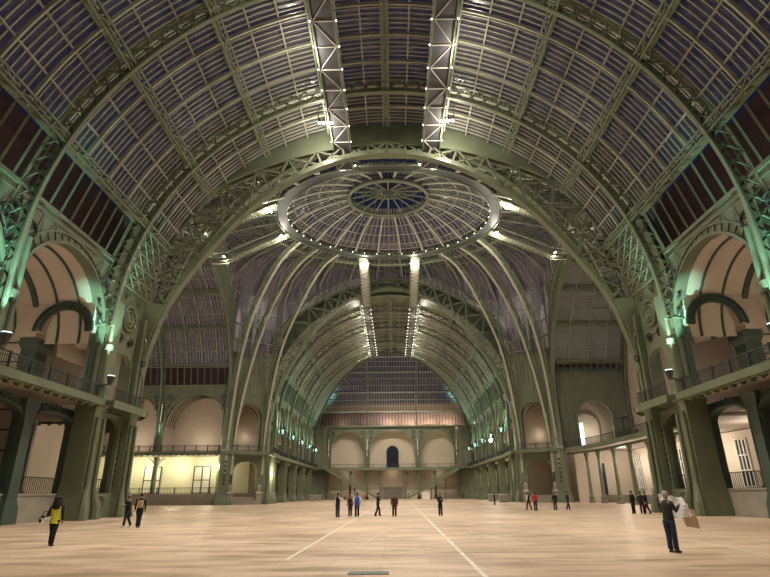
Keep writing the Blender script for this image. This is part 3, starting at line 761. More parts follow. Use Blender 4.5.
def lower_arches(L, label='x', cols=True):
    """two basket arches under the balcony with podium wall and low railing"""
    t = thing('lower_arcade', label, 'arcade'); hw = L/4
    for i, c in enumerate((-L/4, L/4)):
        m = MB(); arch_plate(m, hw, 1.9, BAL-.9, hw-.5, 6.7, .95, 0, .55, 16, c); m.build('spandrel', TEAL, t)
        P = arch_curve(hw-.5, 6.7, .95, 6.7, 16); a = [(c+x, -.1, z) for x, z in P]; b = [(c+x*1.08, -.1, 6.7+(z-6.7)*1.45+.1) for x, z in P]
        MB().sweep(a, .3, .16, (0, 1, 0)).lattice(a[2:-2], b[2:-2], .1, .12, (0, 1, 0), False, True).build('arch_lattice', TEAL, t)
        s_ = MB(); g_ = MB(); x0 = c-hw+.5
        s_.box(x0, x0+.08, .6, 3.4, 1.9, 7.8)
        for z in (3.2, 4.6, 6.0, 7.4): g_.box(x0-.03, x0+.14, .6, 3.4, z, z+.12)
        s_.build('screen_panel', PLASTER, t); g_.build('screen_bar', TEAL, t)
        MB().box(c-hw, c+hw, 0, .7, 0, 1.75).build('podium_wall', STONE, t)
        MB().box(c-hw, c+hw, -.06, .76, 1.75, 1.9).build('podium_coping', STONE, t)
        m = MB(); m.box(c-hw+.7, c+hw-.7, .3, .36, 2.95, 3.02); k = int((2*hw-1.4)/.22)
        for j in range(k+1): x = c-hw+.7+(2*hw-1.4)*j/k; m.box(x-.015, x+.015, .31, .35, 1.9, 2.95)
        m.build('low_railing', DARK, t)
    if cols: MB().sqcol(0, .05, [(.75, .55, 0), (.72, .52, .9), (.5, .42, 1.6), (.45, .38, 6.4), (.75, .45, 7.6), (.8, .5, 8.1)]).build('middle_column', TEAL, t)
    return t
def column(label='x', r=.3, h=BAL-.9, mat=PAINT, z0=0):
    t = thing('slender_column', label, 'column')
    MB().tube_z((0, 0, z0), [(r*2, 0), (r*2, .25), (r*1.5, .4), (r*1.6, .9), (r*1.1, 1.2), (r, 2.0), (r*.85, h-1.3), (r*1.2, h-1.2), (r*.9, h-1.0), (r*1.7, h-.2), (r*1.8, h)], 10).build('shaft', mat, t)
    for sx in (-1, 1):
        MB().tube([(0, 0, z0+h-1.6), (sx*.45, 0, z0+h-.9), (sx*.95, 0, z0+h-.35), (sx*1.5, 0, z0+h-.05)], .07, 5).build('bracket', mat, t)
    return t
def pier(label='x', depth=.9):
    """engaged pier under a nave truss: shaft, flared foot, corbel with lamp"""
    t = thing('nave_pier', label, 'pier')
    MB().sqcol(0, .1, [(1.25, .95, 0), (1.2, .9, .5), (.85, .75, 1.4), (.72, .65, 2.6), (.68, .62, 8.6), (.8, .7, 8.9), (.8, .7, 9.1), (.66, .6, 9.4), (.62, .58, ZC+4)]).build('shaft', PAINT, t)
    for sx in (-1, 1):
        MB().tube([(sx*.95, -.75, 0), (sx*.9, -.7, .7), (sx*.55, -.62, 1.7), (sx*.5, -.6, 4)], [.34, .3, .16, .12], 8).build('scroll_foot', PAINT, t)
    MB().tube([(0, -.78, 1.5), (0, -.78, 8.5)], .16, 8).build('pilaster_roll', PAINT, t)
    MB().box(-.4, .4, -1.15, -.5, 13.2, 13.7).build('lamp_bracket', PAINT, t)
    return t

LB = 12.5
p_arch = arcade_arch(LB/2, EAVE, 5.85, 13.6, 5.85, 'x')
p_vault = gallery_vault(5.85, 13.6, 5.85, LB/2, 11)
p_cross = cross_frame(10.9); p_lowpier = lower_frame(10.5)
p_rail = railing(LB); p_balc = balcony(LB, 11.2); p_low = lower_arches(LB); p_pier = pier()
DN = {}
def nth(k): DN[k] = DN.get(k, -1)+1; return ORD[DN[k]]

near_c = [YA-5.5, YA-18.0, YA-30.5]; far_c = [YD+6.25+12.5*i for i in range(5)]
for s, nm in ((-1, 'left'), (1, 'right')):
    for zone, cs, w in (('near', near_c, 'before the dome'), ('far', far_c, 'beyond the dome')):
        for i, y in enumerate(cs):
            M = frame((s*(HW+.75), y), (0, 1), (s, 0)); o_ = '%s %s, %s side' % (ORD[i], w, nm)
            put(p_arch, M, 'round upper gallery arch, '+o_, 'upper gallery arches of the nave')
            v = put(p_vault, M); 
            put(p_rail, M, 'dark iron gallery railing, '+o_, 'gallery railings')
            put(p_balc, M, 'gallery balcony with bracketed edge, '+o_, 'gallery balconies')
            put(p_low, M @ Matrix.Translation((.4 if zone == 'near' else 0, 1.1, 0)), 'pair of low basket arches under the gallery, '+o_, 'lower arcades of the nave')
    ends = [('near', YA-12.5), ('near', YA-25)] + [('far', YD+12.5*i) for i in range(6)]
    cn = {'near': 0, 'far': 0}
    for zone, y in [('near', YA)]+ends:
        o_ = '%s of the %s nave, %s side' % (ORD[cn[zone]], zone, nm); cn[zone] += 1
        M = frame((s*(HW+.75), y+(.75 if zone == 'near' else 0)), (0, 1), (s, 0))
        put(p_cross, M, 'lattice cross arch inside the upper gallery, '+o_, 'cross arches in the gallery')
        put(p_lowpier, M, 'dark green pier inside the lower gallery, '+o_, 'lower gallery piers')
        if not (zone == 'near' and y == YA):
            put(p_pier, M, 'green pier carrying a roof truss, '+o_, 'nave piers')

# big near/far crossing piers: two shafts joined by an ornamental plate
def crossing_pier(label='x', L=YB-YA+.1):
    t = thing('crossing_pier', label, 'pier')
    for name, x0, hw_, hy in (('shaft', -L/2+.95, .85, .85), ('shaft', L/2-.85, .75, .8)):
        MB().sqcol(x0, .1, [(hw_*1.3, hy*1.35, 0), (hw_*1.27, hy*1.3, .5), (hw_*1.1, hy*1.12, 1.6), (hw_, hy, 3), (hw_, hy, 8.4), (hw_*1.15, hy*1.15, 8.7), (hw_*1.15, hy*1.15, 9.1), (hw_, hy, 9.4), (hw_, hy, 17.5)]).build(name, PAINT, t)
        for sx in (-.55, .55): MB().tube([(x0+sx*hw_*1.9, -hy-.35, 0), (x0+sx*hw_*1.8, -hy-.3, .9), (x0+sx*hw_*1.2, -hy-.1, 2.2), (x0+sx*hw_*1.1, -hy-.05, 7.6)], [.42, .36, .16, .12], 8).build('scroll_foot', PAINT, t)
    a, b = -L/2+1.75, L/2-1.55; c = (a+b)/2; hw_ = (b-a)/2
    m = MB(); arch_plate(m, hw_+.05, 1.9, BAL-.7, hw_-.35, 7.0, .95, -.1, .3, 14, c); m.build('lower_panel', PAINT, t)
    MB().box(a, b, -.25, .3, 0, 1.9).tube(ring_pts(c, .95, .75, -.3), .09, 5).build('base_panel', PAINT, t)
    m = MB()
    for i in range(9): z = 2.6+.5*i; m.box(b-.12, b+.02, -.22, -.08, z, z+.26)
    m.build('bead_row', DARK, t)
    m = MB(); arch_plate(m, hw_+.05, BAL, 15.0, hw_-.35, 12.6, 1.05, -.1, .3, 14, c); m.build('upper_panel', PAINT, t)
    P = arch_curve(hw_-.3, 12.6, 1.05, BAL, 14); MB().sweep([(c+x, -.2, z) for x, z in P], .2, .2, (0, 1, 0)).build('panel_moulding', PAINT, t)
    MB().band([(a-.1, -.15, 15), (b+2, -.15, 15)], [(a-.1, -.15, 19), (b+2, -.15, 20.5)], (0, .45, 0)).build('head_plate', PAINT, t)
    MB().tube(ring_pts(c, 16.9, 1.15, -.3), .14, 6).tube(ring_pts(c, 16.9, .72, -.28), .12, 6).tube(ring_pts(c, 16.9, .3, -.26), .2, 6).build('rosette', PAINT, t)
    for sx in (-1, 1): MB().tube(spiral(c+sx*1.0, 14.8, .5, 1.3, sx, -.22), .09, 5).tube(spiral(c+sx*1.15, 18.8, .5, 1.3, -sx, -.22), .09, 5).build('scroll_ornament', DARK, t)
    MB().box(a-.6, b+.6, -1.5, .6, BAL-.35, BAL).box(a-.6, b+.6, -1.6, -1.4, BAL-.55, BAL+.05).build('balcony_deck', PAINT, t)
    m = MB().box(a-.6, b+.6, -1.5, -1.42, BAL+1.0, BAL+1.08); 
    for j in range(22): x = a-.6+(b-a+1.2)*j/21; m.box(x-.02, x+.02, -1.48, -1.44, BAL, BAL+1)
    m.build('balcony_railing', DARK, t)
    m = MB().box(a, b, .4, .46, 2.95, 3.02)
    for j in range(14): x = a+(b-a)*j/13; m.box(x-.02, x+.02, .41, .45, 1.9, 2.95)
    m.build('low_railing', DARK, t)
    return t
p_cp = crossing_pier()
for s, nm in ((-1, 'left'), (1, 'right')):
    for k, (y, zt) in enumerate(((YA+.35, 17.5), (31.0, 17.5))):
        tag(MB().tube([(s*(HW-.15), y, BAL+1.1), (s*(HW-.15), y, zt)], .17, 10).tube([(s*(HW-.15), y, 13.0), (s*(HW-.15), y, 13.4)], .32, 10).build('pier_conduit', PAINT), 'vertical pipe up the %s near nave %s pier, lit blue-green' % (nm, ('crossing', 'truss')[k]), 'pipe', 'pipes on the near piers')
for s, nm in ((-1, 'left'), (1, 'right')):
    put(p_cp, frame((s*(HW+.75), (YA+YB)/2+.3), (0, 1), (s, 0)), 'massive green double-shafted pier at the near %s corner of the crossing' % nm, 'crossing piers')
    put(p_cp, frame((s*(HW+.6), (YC+YD)/2), (0, -1), (s, 0)), 'massive green double-shafted pier at the far %s corner of the nave' % nm, 'crossing piers')

# lattice haunch plates above the near piers: rosette plate of the great arch facing the camera
def haunch():
    t = thing('haunch_plate', 'x', 'haunch plate')
    P = [(23.3, 9.0), (23.2, 13.7), (22.8, 16.5), (21.9, 19.2)]; O = [(24.9, 9.0), (24.9, 13.7), (25.0, 16.5), (25.0, 19.6)]
    MB().band([(a, 0, b) for a, b in P], [(a, 0, b) for a, b in O], (0, .12, 0)).build('plate', PAINT, t)
    MB().tube([(23.95+.75*math.cos(2*PI*i/20), -.06, 15.2+.75*math.sin(2*PI*i/20)) for i in range(21)], .12, 6).tube([(23.95+.42*math.cos(2*PI*i/20), -.06, 15.2+.42*math.sin(2*PI*i/20)) for i in range(21)], .1, 6).build('rosette', PAINT, t)
    MB().tube(spiral(23.1, 13.2, .35, 1.2, 1, -.06), .07, 5).tube(spiral(24.1, 13.4, .35, 1.2, -1, -.06), .07, 5).build('scroll_ornament', DARK, t)
    MB().sweep([(22.9, -.05, 9.2), (22.9, -.05, 11.9), (23.3, -.05, 12.5), (23.8, -.05, 12.5), (24.2, -.05, 11.9), (24.2, -.05, 9.2)], .12, .14, (0, 1, 0)).build('panel_moulding', PAINT, t)
    return t
h0 = haunch()
for s, nm in ((-1, 'left'), (1, 'right')):
    put(h0, frame((0, YB-.75), (s, 0), (0, 1)), 'rosette plate where the great near arch meets the %s crossing pier' % nm, 'haunch plates')

# transept bays
p_colT = column('x', .28, 8.1)
TB = [XT+6.25, XT+18.75]
def transept_bay(s, xc, far, k, nm):
    y = YT1+.4 if far else YT0-.4; d = (0, 1 if far else -1)
    S = Matrix.Diagonal((1, .55, 1, 1)); M = frame((s*xc, y), (s, 0), d)
    o_ = '%s bay of the %s transept, %s side' % (ORD[k], nm, 'far' if far else 'near')
    put(p_arch, M, 'wide round gallery arch in the '+o_, 'upper gallery arches of the transept')
    put(p_vault, M @ S)
    put(p_rail, M, 'dark gallery railing in the '+o_, 'transept railings')
    put(p_balc, M @ S, 'gallery balcony in the '+o_, 'transept balconies')
    return M
for k, xc in enumerate(TB):
    transept_bay(-1, xc, True, k, 'left')
transept_bay(-1, TB[0], False, 0, 'left')
for k, x in enumerate((42.5, 55)):
    for yy, tn in ((YT1+.2, 'far side'), (YT1+3.6, 'back row')):
        put(p_colT, frame((-x-(1.2 if yy > YT1+1 else 0), yy), (1, 0), (0, 1)), 'slender green column under the left transept gallery, %s %s' % (ORD[k], tn), 'slender transept columns')
    put(p_pier, frame((-x, YT1+1.0, 0), (1, 0), (0, 1)) @ Matrix.Scale(1, 4), 'green pier on the far side of the left transept, %s from the crossing' % ORD[k], 'transept piers') if k == 1 else None
def upper_col(label='x'):
    t = thing('gallery_column', label, 'column')
    MB().tube_z((0, 0, BAL), [(.5, 0), (.5, .4), (.28, .7), (.24, 3.6), (.4, 3.9), (.3, 4.1), (.55, 4.6), (.7, 5.2)], 10).build('shaft', PAINT, t)
    MB().tube([(0, -.45, BAL+3.5), (0, -.5, 15), (0, -.6, 17.5)], .12, 6).build('conduit', WHITEP, t)
    return t
uc = upper_col()
for k, x in enumerate((42.5,)):
    put(uc, frame((-x, YT1+.2), (1, 0), (0, 1)), 'upper gallery column between the two arches of the left transept', 'gallery columns')
# ground floor of the left transept: plinth, pale lit wall, doors, low rail
struct('wall_podium', MB().box(-56, -30.6, YT1-.5, YT1+6.4, 0, 1.9), STONE)
CREAMW = noisy('cream_wall', (0.66, 0.63, 0.46), (0.70, 0.67, 0.50), .3, .9)
cw = struct('wall_cream', MB().box(-56, -27, YT1+6.0, YT1+6.35, 1.9, 8.5), CREAMW)
for i, x in enumerate((-52.5, -45.2, -35.8)):
    d = struct('door_%d' % (i+1), MB().box(x-1.5, x+1.5, YT1+5.9, YT1+5.98, 1.9, 6.6), WHITEP)
    m = MB()
    for a in (-1.55, 0, 1.55): m.box(x+a-.09, x+a+.09, YT1+5.8, YT1+5.92, 1.9, 6.7)
    for z in (1.95, 4.2, 6.6): m.box(x-1.6, x+1.6, YT1+5.8, YT1+5.92, z, z+.14)
    m.build('door_frame', TEAL, d)
rl = railing(25, 'low dark rail on the stone plinth of the left transept', 1.0, 1.9, 0, .5, 3)
rl.matrix_basis = frame((-43, YT1-.2), (1, 0), (0, 1)); rl['group'] = 'low rails'

# right transept: solid wall with one round arch, curved portico gallery with slender columns
WT = noisy('green_grey_wall', (0.11, 0.125, 0.09), (0.14, 0.155, 0.11), .5, .7)
m = MB(); arch_plate(m, 6.25, BAL, EAVE+2.6, 3.3, 14.2, 3.3, 0, .5, 24)
w = struct('wall_far', m, WT); w.matrix_basis = frame((XT+7.2, YT1+.2), (1, 0), (0, 1))
MB().sweep([(x, -.1, z) for x, z in arch_curve(3.3, 14.2, 3.3, BAL)], .5, .4, (0, 1, 0)).build('arch_moulding', PAINT, w)
m = MB()
for x in (-5.2, -4.6, 4.4, 5.0): m.box(x-.1, x+.1, -.12, 0, BAL, EAVE+2)
m.build('pilaster_strip', PAINT, w)
struct('wall_far', MB().box(XT, 44, YT1+5.2, YT1+5.4, 0, 20), PLASTER)
wn = struct('window_3', MB().box(XT+5.6, XT+6.5, YT1+4.9, YT1+5.0, 9.3, 14), emit('daylit_pane', (.75, .9, 1.0), 1.6))
MB().sweep([(XT+7.2+x, YT1+4.8, z) for x, z in arch_curve(2.1, 13.4, 2.1, BAL)], .3, .25, (0, 1, 0)).build('inner_arch', PLASTER, wn)
nw = noisy('right_near_wall', (0.11, 0.125, 0.09), (0.14, 0.155, 0.11), .5, .7)
struct('wall_near', MB().box(34.6, 44, YT0-.6, YT0-.2, BAL, EAVE+2.6), nw)
# curved balcony line: from far pier towards the viewer
GC = [(30.8, 100.0), (31.4, 97.5), (32.4, 94.0), (33.0, 90), (33.1, 84), (33.0, 77), (33.1, 70), (33.0, 64), (32.4, 60), (31.4, 56.5), (30.8, 54)]
tb = thing('balcony', 'long gently curved balcony across the right transept on slender columns', 'balcony')
MB().band([(x, y, BAL-.4) for x, y in GC], [(44, y, BAL-.4) for x, y in GC], (0, 0, .4)).build('deck', PLANK, tb)
MB().sweep([(x, y, BAL-.3) for x, y in GC], .6, .4, (0, 0, 1)).build('edge_beam', PAINT, tb)
MB().sweep([(x+.5, y, BAL-1.0) for x, y in GC], .35, .3, (0, 0, 1)).build('lower_beam', PAINT, tb)
tr = thing('balcony_railing', 'dark railing along the curved balcony of the right transept', 'railing')
MB().sweep([(x, y, BAL+1.05) for x, y in GC], .08, .1, (0, 0, 1)).build('handrail', DARK, tr)
m = MB()
for (x, y), (x2, y2) in zip(GC[:-1], GC[1:]):
    k = max(2, int(math.hypot(x2-x, y2-y)/.3))
    for j in range(k): m.box(x+(x2-x)*j/k-.02, x+(x2-x)*j/k+.02, y+(y2-y)*j/k-.02, y+(y2-y)*j/k+.02, BAL, BAL+1.05)
m.build('baluster_row', DARK, tr)
for k, (x, y) in enumerate(((33.1, 95.6), (33.5, 91.2), (33.6, 85), (33.6, 79), (33.6, 73), (33.4, 66), (32.9, 60.5))):
    put(p_colT, frame((x, y), (0, 1), (1, 0)), 'slender green column under the curved balcony of the right transept, %s from the far end' % ORD[k], 'portico columns')
struct('wall_podium', MB().box(36.5, 44, 55, 99, 0, 1.2), STONE)
gw = struct('wall_right', MB().box(42.0, 42.3, 54, 100.5, 1.2, 8.5), PLASTER)
for k in range(9):
    y = 57.5+k*4.8
    n_ = struct('window_%d' % (k+4), MB().box(41.9, 41.98, y-.9, y+.9, 2.2, 7.4), NIGHT)
    m = MB()
    for a in (-1.0, -.33, .33, 1.0): m.box(41.78, 41.92, y+a-.07, y+a+.07, 2.1, 7.5)
    for z in (2.1, 3.9, 5.6, 7.4): m.box(41.78, 41.92, y-1.05, y+1.05, z, z+.12)
    m.build('window_frame', WHITEP, n_)
struct('wall_far', MB().box(XT+2.5, 44, YT1-.1, YT1+.3, 0, BAL-.5), PLASTER)
struct('door_4', MB().box(XT+6.5, XT+7.6, YT1-.2, YT1-.12, 0.4, 6.4), NIGHT)
# dark stage rig on the right balcony
rg = thing('lighting_rig', 'dark lighting rig with lamps standing on the curved right balcony', 'lighting rig', (34.2, 80, BAL))
MB().beam((0, -1.2, 0), (0, -1.2, 3.4), .12, .12).beam((0, 1.2, 0), (0, 1.2, 3.4), .12, .12).beam((0, -1.5, 3.3), (0, 1.5, 3.3), .12, .12).beam((0, -1.2, 1.8), (0, 1.2, 3.3), .08, .08).build('frame', DARK, rg)
for k in range(5): MB().tube([(0, -1.4+.7*k, 3.1), (-.35, -1.4+.7*k, 2.8)], [.2, .26], 8).build('lamp_housing', DARK, rg)
MB().box(-.5, .5, -2.2, 2.2, 0, .9).build('equipment_case', DARK, rg)

# chamfered corners of the crossing
def chamfer(s, t, nm, tn):
    A = Vector((s*XT, YM+t*(YT1-YM))); B = Vector((s*HW, YM+t*(YC-YM))); mid = (A+B)/2; d = (B-A).normalized(); L = (B-A).length
    n = Vector((s*abs(d.y), t*abs(d.x))); n.normalize()
    M = frame((mid.x, mid.y), (d.x, d.y), (n.x, n.y)); o_ = 'at the %s %s corner of the crossing' % (tn, nm)
    put(c_up, M, 'narrow round upper arch '+o_, 'corner arches'); put(c_vault, M); put(c_rail, M, 'short gallery railing '+o_, 'corner railings')
    put(c_balc, M, 'short balcony '+o_, 'corner balconies'); put(c_low, M, 'narrow lower arch with stone step '+o_, 'corner lower arches')
    put(c_pier, frame((A.x, A.y), (d.x, d.y), (n.x, n.y)), 'slotted green pier between corner bay and transept '+o_, 'corner piers')
    put(c_ledge, M, 'pale stone stair block with pedestals '+o_, 'stair blocks')
LC = 7.65
c_up = arcade_arch(LC/2, 27.6, 2.5, 15.2, 2.5, 'x'); c_vault = gallery_vault(2.5, 15.2, 2.5, LC/2, 6, 2)
c_rail = railing(LC-1.6); c_balc = balcony(LC, 6)
c_low = thing('lower_arch', 'x', 'arch'); m = MB(); arch_plate(m, LC/2, 0, BAL-.4, 2.3, 5.4, 2.0, 0, .6); m.build('spandrel', PAINT, c_low)
MB().sweep([(x, -.1, z) for x, z in arch_curve(2.3, 5.4, 2.0, 0)], .4, .2, (0, 1, 0)).build('arch_moulding', PAINT, c_low)
c_ledge = thing('stair_block', 'x', 'steps'); MB().box(-2.2, 2.2, -.6, 3, 0, 1.2).box(-2.2, 2.2, -1.0, -.6, 0, .7).box(-2.2, 2.2, -1.4, -1.0, 0, .35).build('step_block', STONE, c_ledge)
for sx in (-1, 1): MB().sqcol(sx*2.6, -.6, [(.5, .5, 0), (.5, .5, 1.6), (.6, .6, 1.7), (.6, .6, 1.9), (.3, .3, 2.2), (.35, .35, 3.0), (.1, .1, 3.4)]).build('pedestal', STONE, c_ledge)
c_pier = thing('corner_pier', 'x', 'pier')
MB().sqcol(0, 0, [(1.5, 1.3, 0), (1.45, 1.25, .6), (1.1, 1.0, 1.6), (1.0, .9, 2.6), (.95, .85, 8.6), (1.1, 1, 9), (.95, .85, 9.4), (.85, .8, 22), (.7, .7, 26)]).build('shaft', PAINT, c_pier)
m = MB()
for z in [3.2+.75*i for i in range(6)]+[10.4+.75*i for i in range(8)]: m.box(-.16, .16, -1.0, -.7, z, z+.42)
m.build('slot_row', DARK, c_pier)
for s, nm in ((-1, 'left'), (1, 'right')):
    for t, tn in ((1, 'far'), (-1, 'near')):
        chamfer(s, t, nm, tn)

# ------------------------------------------------------------------ far end wall
w = struct('wall_end', MB().box(-24.6, 24.6, YE+3.2, YE+3.6, 0, 21.0), PLASTER)
dr = struct('door_5', MB().band([(x, YE+3.1, z) for x, z in arch_curve(1.75, 13.9, 1.75, BAL)], [(0, YE+3.1, max(BAL, z-.01)) for x, z in arch_curve(1.75, 13.9, 1.75, BAL)], (0, -.1, 0)), NIGHT)
MB().sweep([(x, YE+3.05, z) for x, z in arch_curve(1.85, 13.9, 1.85, BAL)], .3, .22, (0, 1, 0)).build('door_frame', TEAL, dr)
for nmx, xc, hw_, rx in (('left', -13.9, 6.0, 5.3), ('middle', 0, 7.9, 7.1), ('right', 13.9, 6.0, 5.3)):
    a = arcade_arch(hw_, 21.3, rx, 14.2, 6.1 if rx < 6 else 6.3, '%s large round arch on the far end wall' % nmx); a['label'] = '%s of the three large round arches on the far end wall' % nmx
    a.matrix_basis = frame((xc, YE), (1, 0), (0, 1)); 
p_ec = upper_col(); p_el = column('x', .3, 8.1)
for k, x in enumerate((-19.9, -7.9, 7.9, 19.9)):
    put(p_ec, frame((x, YE-.2), (1, 0), (0, 1)), 'upper column between the end wall arches, %s from the left' % ORD[k], 'end wall upper columns')
for k, x in enumerate((-19.9, -13, -7.9, -3.8, 3.8, 7.9, 13, 19.9)):
    put(p_el, frame((x, YE-.2), (1, 0), (0, 1)), 'slender lower column on the far end wall, %s from the left' % ORD[k], 'end wall lower columns')
struct('floor_gallery', MB().box(-24, 24, YE-1.5, YE+3.3, BAL-.45, BAL), STONE)
struct('trim_4', MB().box(-24, 24, YE-1.7, YE-1.4, BAL-.7, BAL+.05), PAINT)
er = railing(40, 'dark railing of the gallery across the far end wall', 1.1, BAL, -1.5, .3, 4); er.matrix_basis = frame((0, YE), (1, 0), (0, 1))
struct('wall_portal', MB().box(-3.4, 3.4, YE+3.0, YE+3.15, 0, 3.5), STONE)
struct('door_6', MB().box(-2.9, 2.9, YE+2.9, YE+2.98, 0, 3.1), principled('dark_shutter', (.16, .14, .11), .6)[0])
for s, nm in ((-1, 'left'), (1, 'right')):
    st = thing('staircase', 'long straight flight rising to the gallery at the %s of the far end wall' % nm, 'staircase', (s*4.5, YE-3, 0), 'end wall staircases')
    N = 46; x0, x1 = 0, s*15.5
    m = MB()
    for i in range(N):
        a = x1*i/N; b = x1*(i+1)/N; m.box(min(a, b), max(a, b), -1.2, 1.2, BAL*i/N, BAL*(i+1)/N)
    m.build('steps', STONE, st)
    for y in (-1.3, 1.3):
        MB().band([(0, y, -.3+.3), (x1, y, BAL-.9)], [(0, y, .5), (x1, y, BAL+.3)], (0, .12, 0)).build('stringer', PAINT, st)
        q = MB().beam((0, y, 1.3), (x1, y, BAL+1.15), .1, .14); 
        for i in range(0, N, 1): z = BAL*i/N; q.box(x1*i/N-.02, x1*i/N+.02, y-.02, y+.02, z, z+1.2)
        q.build('handrail', PAINT, st)
    for k in (.45, .72): MB().tube_z((x1*k, 0, 0), [(.3, 0), (.2, .5), (.16, BAL*k-1.2), (.3, BAL*k-.8)], 8).build('support_column', PAINT, st)
    MB().sqcol(0, -1.3, [(.2, .2, 0), (.2, .2, 1.6), (.26, .26, 1.7)]).build('newel_post', PAINT, st)
    MB().box(*sorted((x1, x1+s*3)), -1.3, 2.0, BAL-.4, BAL).build('landing', PAINT, st)

# ------------------------------------------------------------------ wall lamps and the light they give
def wall_lamp():
    t = thing('pier_uplight', 'x', 'uplight')
    MB().tube([(0, 0, 0), (0, 0, .5), (0, 0, .7)], [.14, .3, .34], 8).build('lamp_bowl', DARK, t)
    MB().tube([(0, 0, .70), (0, 0, .76)], [.28, .28], 8).build('lens', BULBC, t)
    MB().tube([(0, 0, .1), (.5, 0, 0), (.7, 0, -.2)], .06, 5).build('arm', DARK, t)
    return t
wl = wall_lamp(); UP = []
for s, nm in ((-1, 'left'), (1, 'right')):
    for k, y in enumerate([YA-12.5, YA]):
        UP.append((s, y, 10.0, 'cool uplight on the %s pier of the near nave, %s side' % (('outer', 'crossing')[k], nm), 260 if k == 0 else 420))
    for k in range(5): UP.append((s, YD+12.5*k+1, 13.2, 'cool uplight on the %s far nave pier, %s side' % (ORD[k], nm), 520))
for s, y, z, lab, pw in UP:
    x = s*(HW-.95)
    put(wl, frame((x, y, z), (s, 0), (0, 1)), lab, 'uplights on the piers')
    lamp('SPOT', (x-s*(.45 if y < 60 else .9), y-.7 if y < 60 else y-1.2, z+.95 if y < 60 else z-1.5), pw*(13 if y < 60 else 13), CYAN, .12, to=(s*(HW+.1), y+.2, z+6), spot=44 if y < 60 else 62, name='uplight_light')
lamp('SPOT', (-42.5, YT1-1.6, 10.2), 350, CYAN, .12, to=(-42.5, YT1+.3, 17), spot=60, name='uplight_light')
# gallery lights
def gl(x, y, z, p, c=WARM, r=.4): lamp('POINT', (x, y, z), p, c, r, name='gallery_light')
for s in (-1, 1):
    for y in near_c: gl(s*29, y, 10.6, 330); gl(s*30.5, y, 5.5, 25)
    for y in far_c: gl(s*29, y, 11.0, 260); gl(s*29, y, 5.5, 260 if s < 0 else 800, NEUT if s < 0 else YEL)
for x in (-34, -40, -46, -52): gl(x, YT1+3.4, 6.6, 520, YEL)
for x in (-36.25, -48.75): gl(x, YT1+3.4, 11, 260)
gl(-24, YT1+8, 5.5, 900, YEL); gl(25, YT1+8, 5.5, 250); gl(-28.5, YT1+5.5, 12, 50, r=1); gl(28.5, YT1+5.5, 12, 70, r=1)
for s in (-1, 1): gl(s*28.5, 47.5, 10.6, 220); gl(s*29, 48, 5, 20)
for y in (58, 70, 82, 94): gl(38.5, y, 6, 800, NEUT)
gl(37.5, YT1+2.8, 12, 300, NEUT)
for x in (-14, 0, 14): gl(x, YE+1.2, 7.4, 70, r=.5)
lamp('AREA', (0, YE-24, 14), 5000, WARM, (20, 4), to=(0, YE, 9), name='end_wall_light') if False else None
for x in (-9, 0, 9): lamp('SPOT', (x, 148, 37), 9000, NEUT, .4, to=(x*.6, YE, 8), spot=75, name='floodlight_light')
for x in (-50, -44, -38): lamp('SPOT', (x, YT0+2, 11), 4500, NEUT, .4, to=(x, YT1-4, 34), spot=80, name='vault_uplight')
for x in (34, 40): lamp('SPOT', (x, YT0+2, 11), 2800, NEUT, .4, to=(x, YT1-4, 32), spot=80, name='vault_uplight')
# bricks outside glow behind the far clerestory
for x in (-16, -8, -1, 6, 12, 18): lamp('POINT', (x, YE+3.6, 22.3), 260 if x < -4 else 1500, (1, .88, .62), .2, name='outside_light')
# lights along the walkways
for s in (-1, 1):
    for y in (12, 24, 36, 48): lamp('SPOT', (s*6.2, y, ZW-.2), 9000, NEUT, .3, to=(s*4, y, 0), spot=106, blend=.9, name='walkway_light')
    for y in (112, 124, 136, 147): lamp('SPOT', (s*6.2, y, ZW-.2), 9000, NEUT, .3, to=(s*5, y, 0), spot=150, blend=.9, name='walkway_light'); lamp('POINT', (s*6.4, y, ZW), 500, NEUT, .3, name='walkway_light')
for k in range(8):
    p = D(PI/8+k*PI/4, 15.8, ZR-4.0); lamp('POINT', p, 650, NEUT, .3, name='rib_fill_light')  # added fill points hanging below the ring to brighten the dome ribs
for s in (-1, 1): lamp('SPOT', (s*21.8, 28.4, 12.0), 2000, CYAN, .12, to=(s*23.4, 30.4, 19), spot=40, name='uplight_light')
for s in (-1, 1): lamp('SPOT', (s*22.2, 40.5, 10.4), 3200, NEUT, .3, to=(s*17, 50, 30), spot=70, name='vault_uplight')  # added spots that brighten the haunches of the great near arch
# uplighting from the gallery edge towards the vault
for s in (-1, 1):
    for y in (12, 24, 36, 47): lamp('SPOT', (s*22.0, y, 10.4), 1100, NEUT, .4, to=(-s*6, y+1, 38), spot=95, blend=.8, name='vault_uplight'); lamp('POINT', (s*(WX+1.4), y, ZW-.9), 700, NEUT, .3, name='walkway_light')
    for y in (116, 128, 140, 152, 166): lamp('SPOT', (s*22.0, y, 10.4), 1900, NEUT, .4, to=(-s*4, y, 38), spot=95, blend=.8, name='vault_uplight')
    for y in (57, 97): lamp('SPOT', (s*27, y, 10.4), 6000, NEUT, .4, to=(-s*6, YM, 46), spot=85, blend=.8, name='vault_uplight')

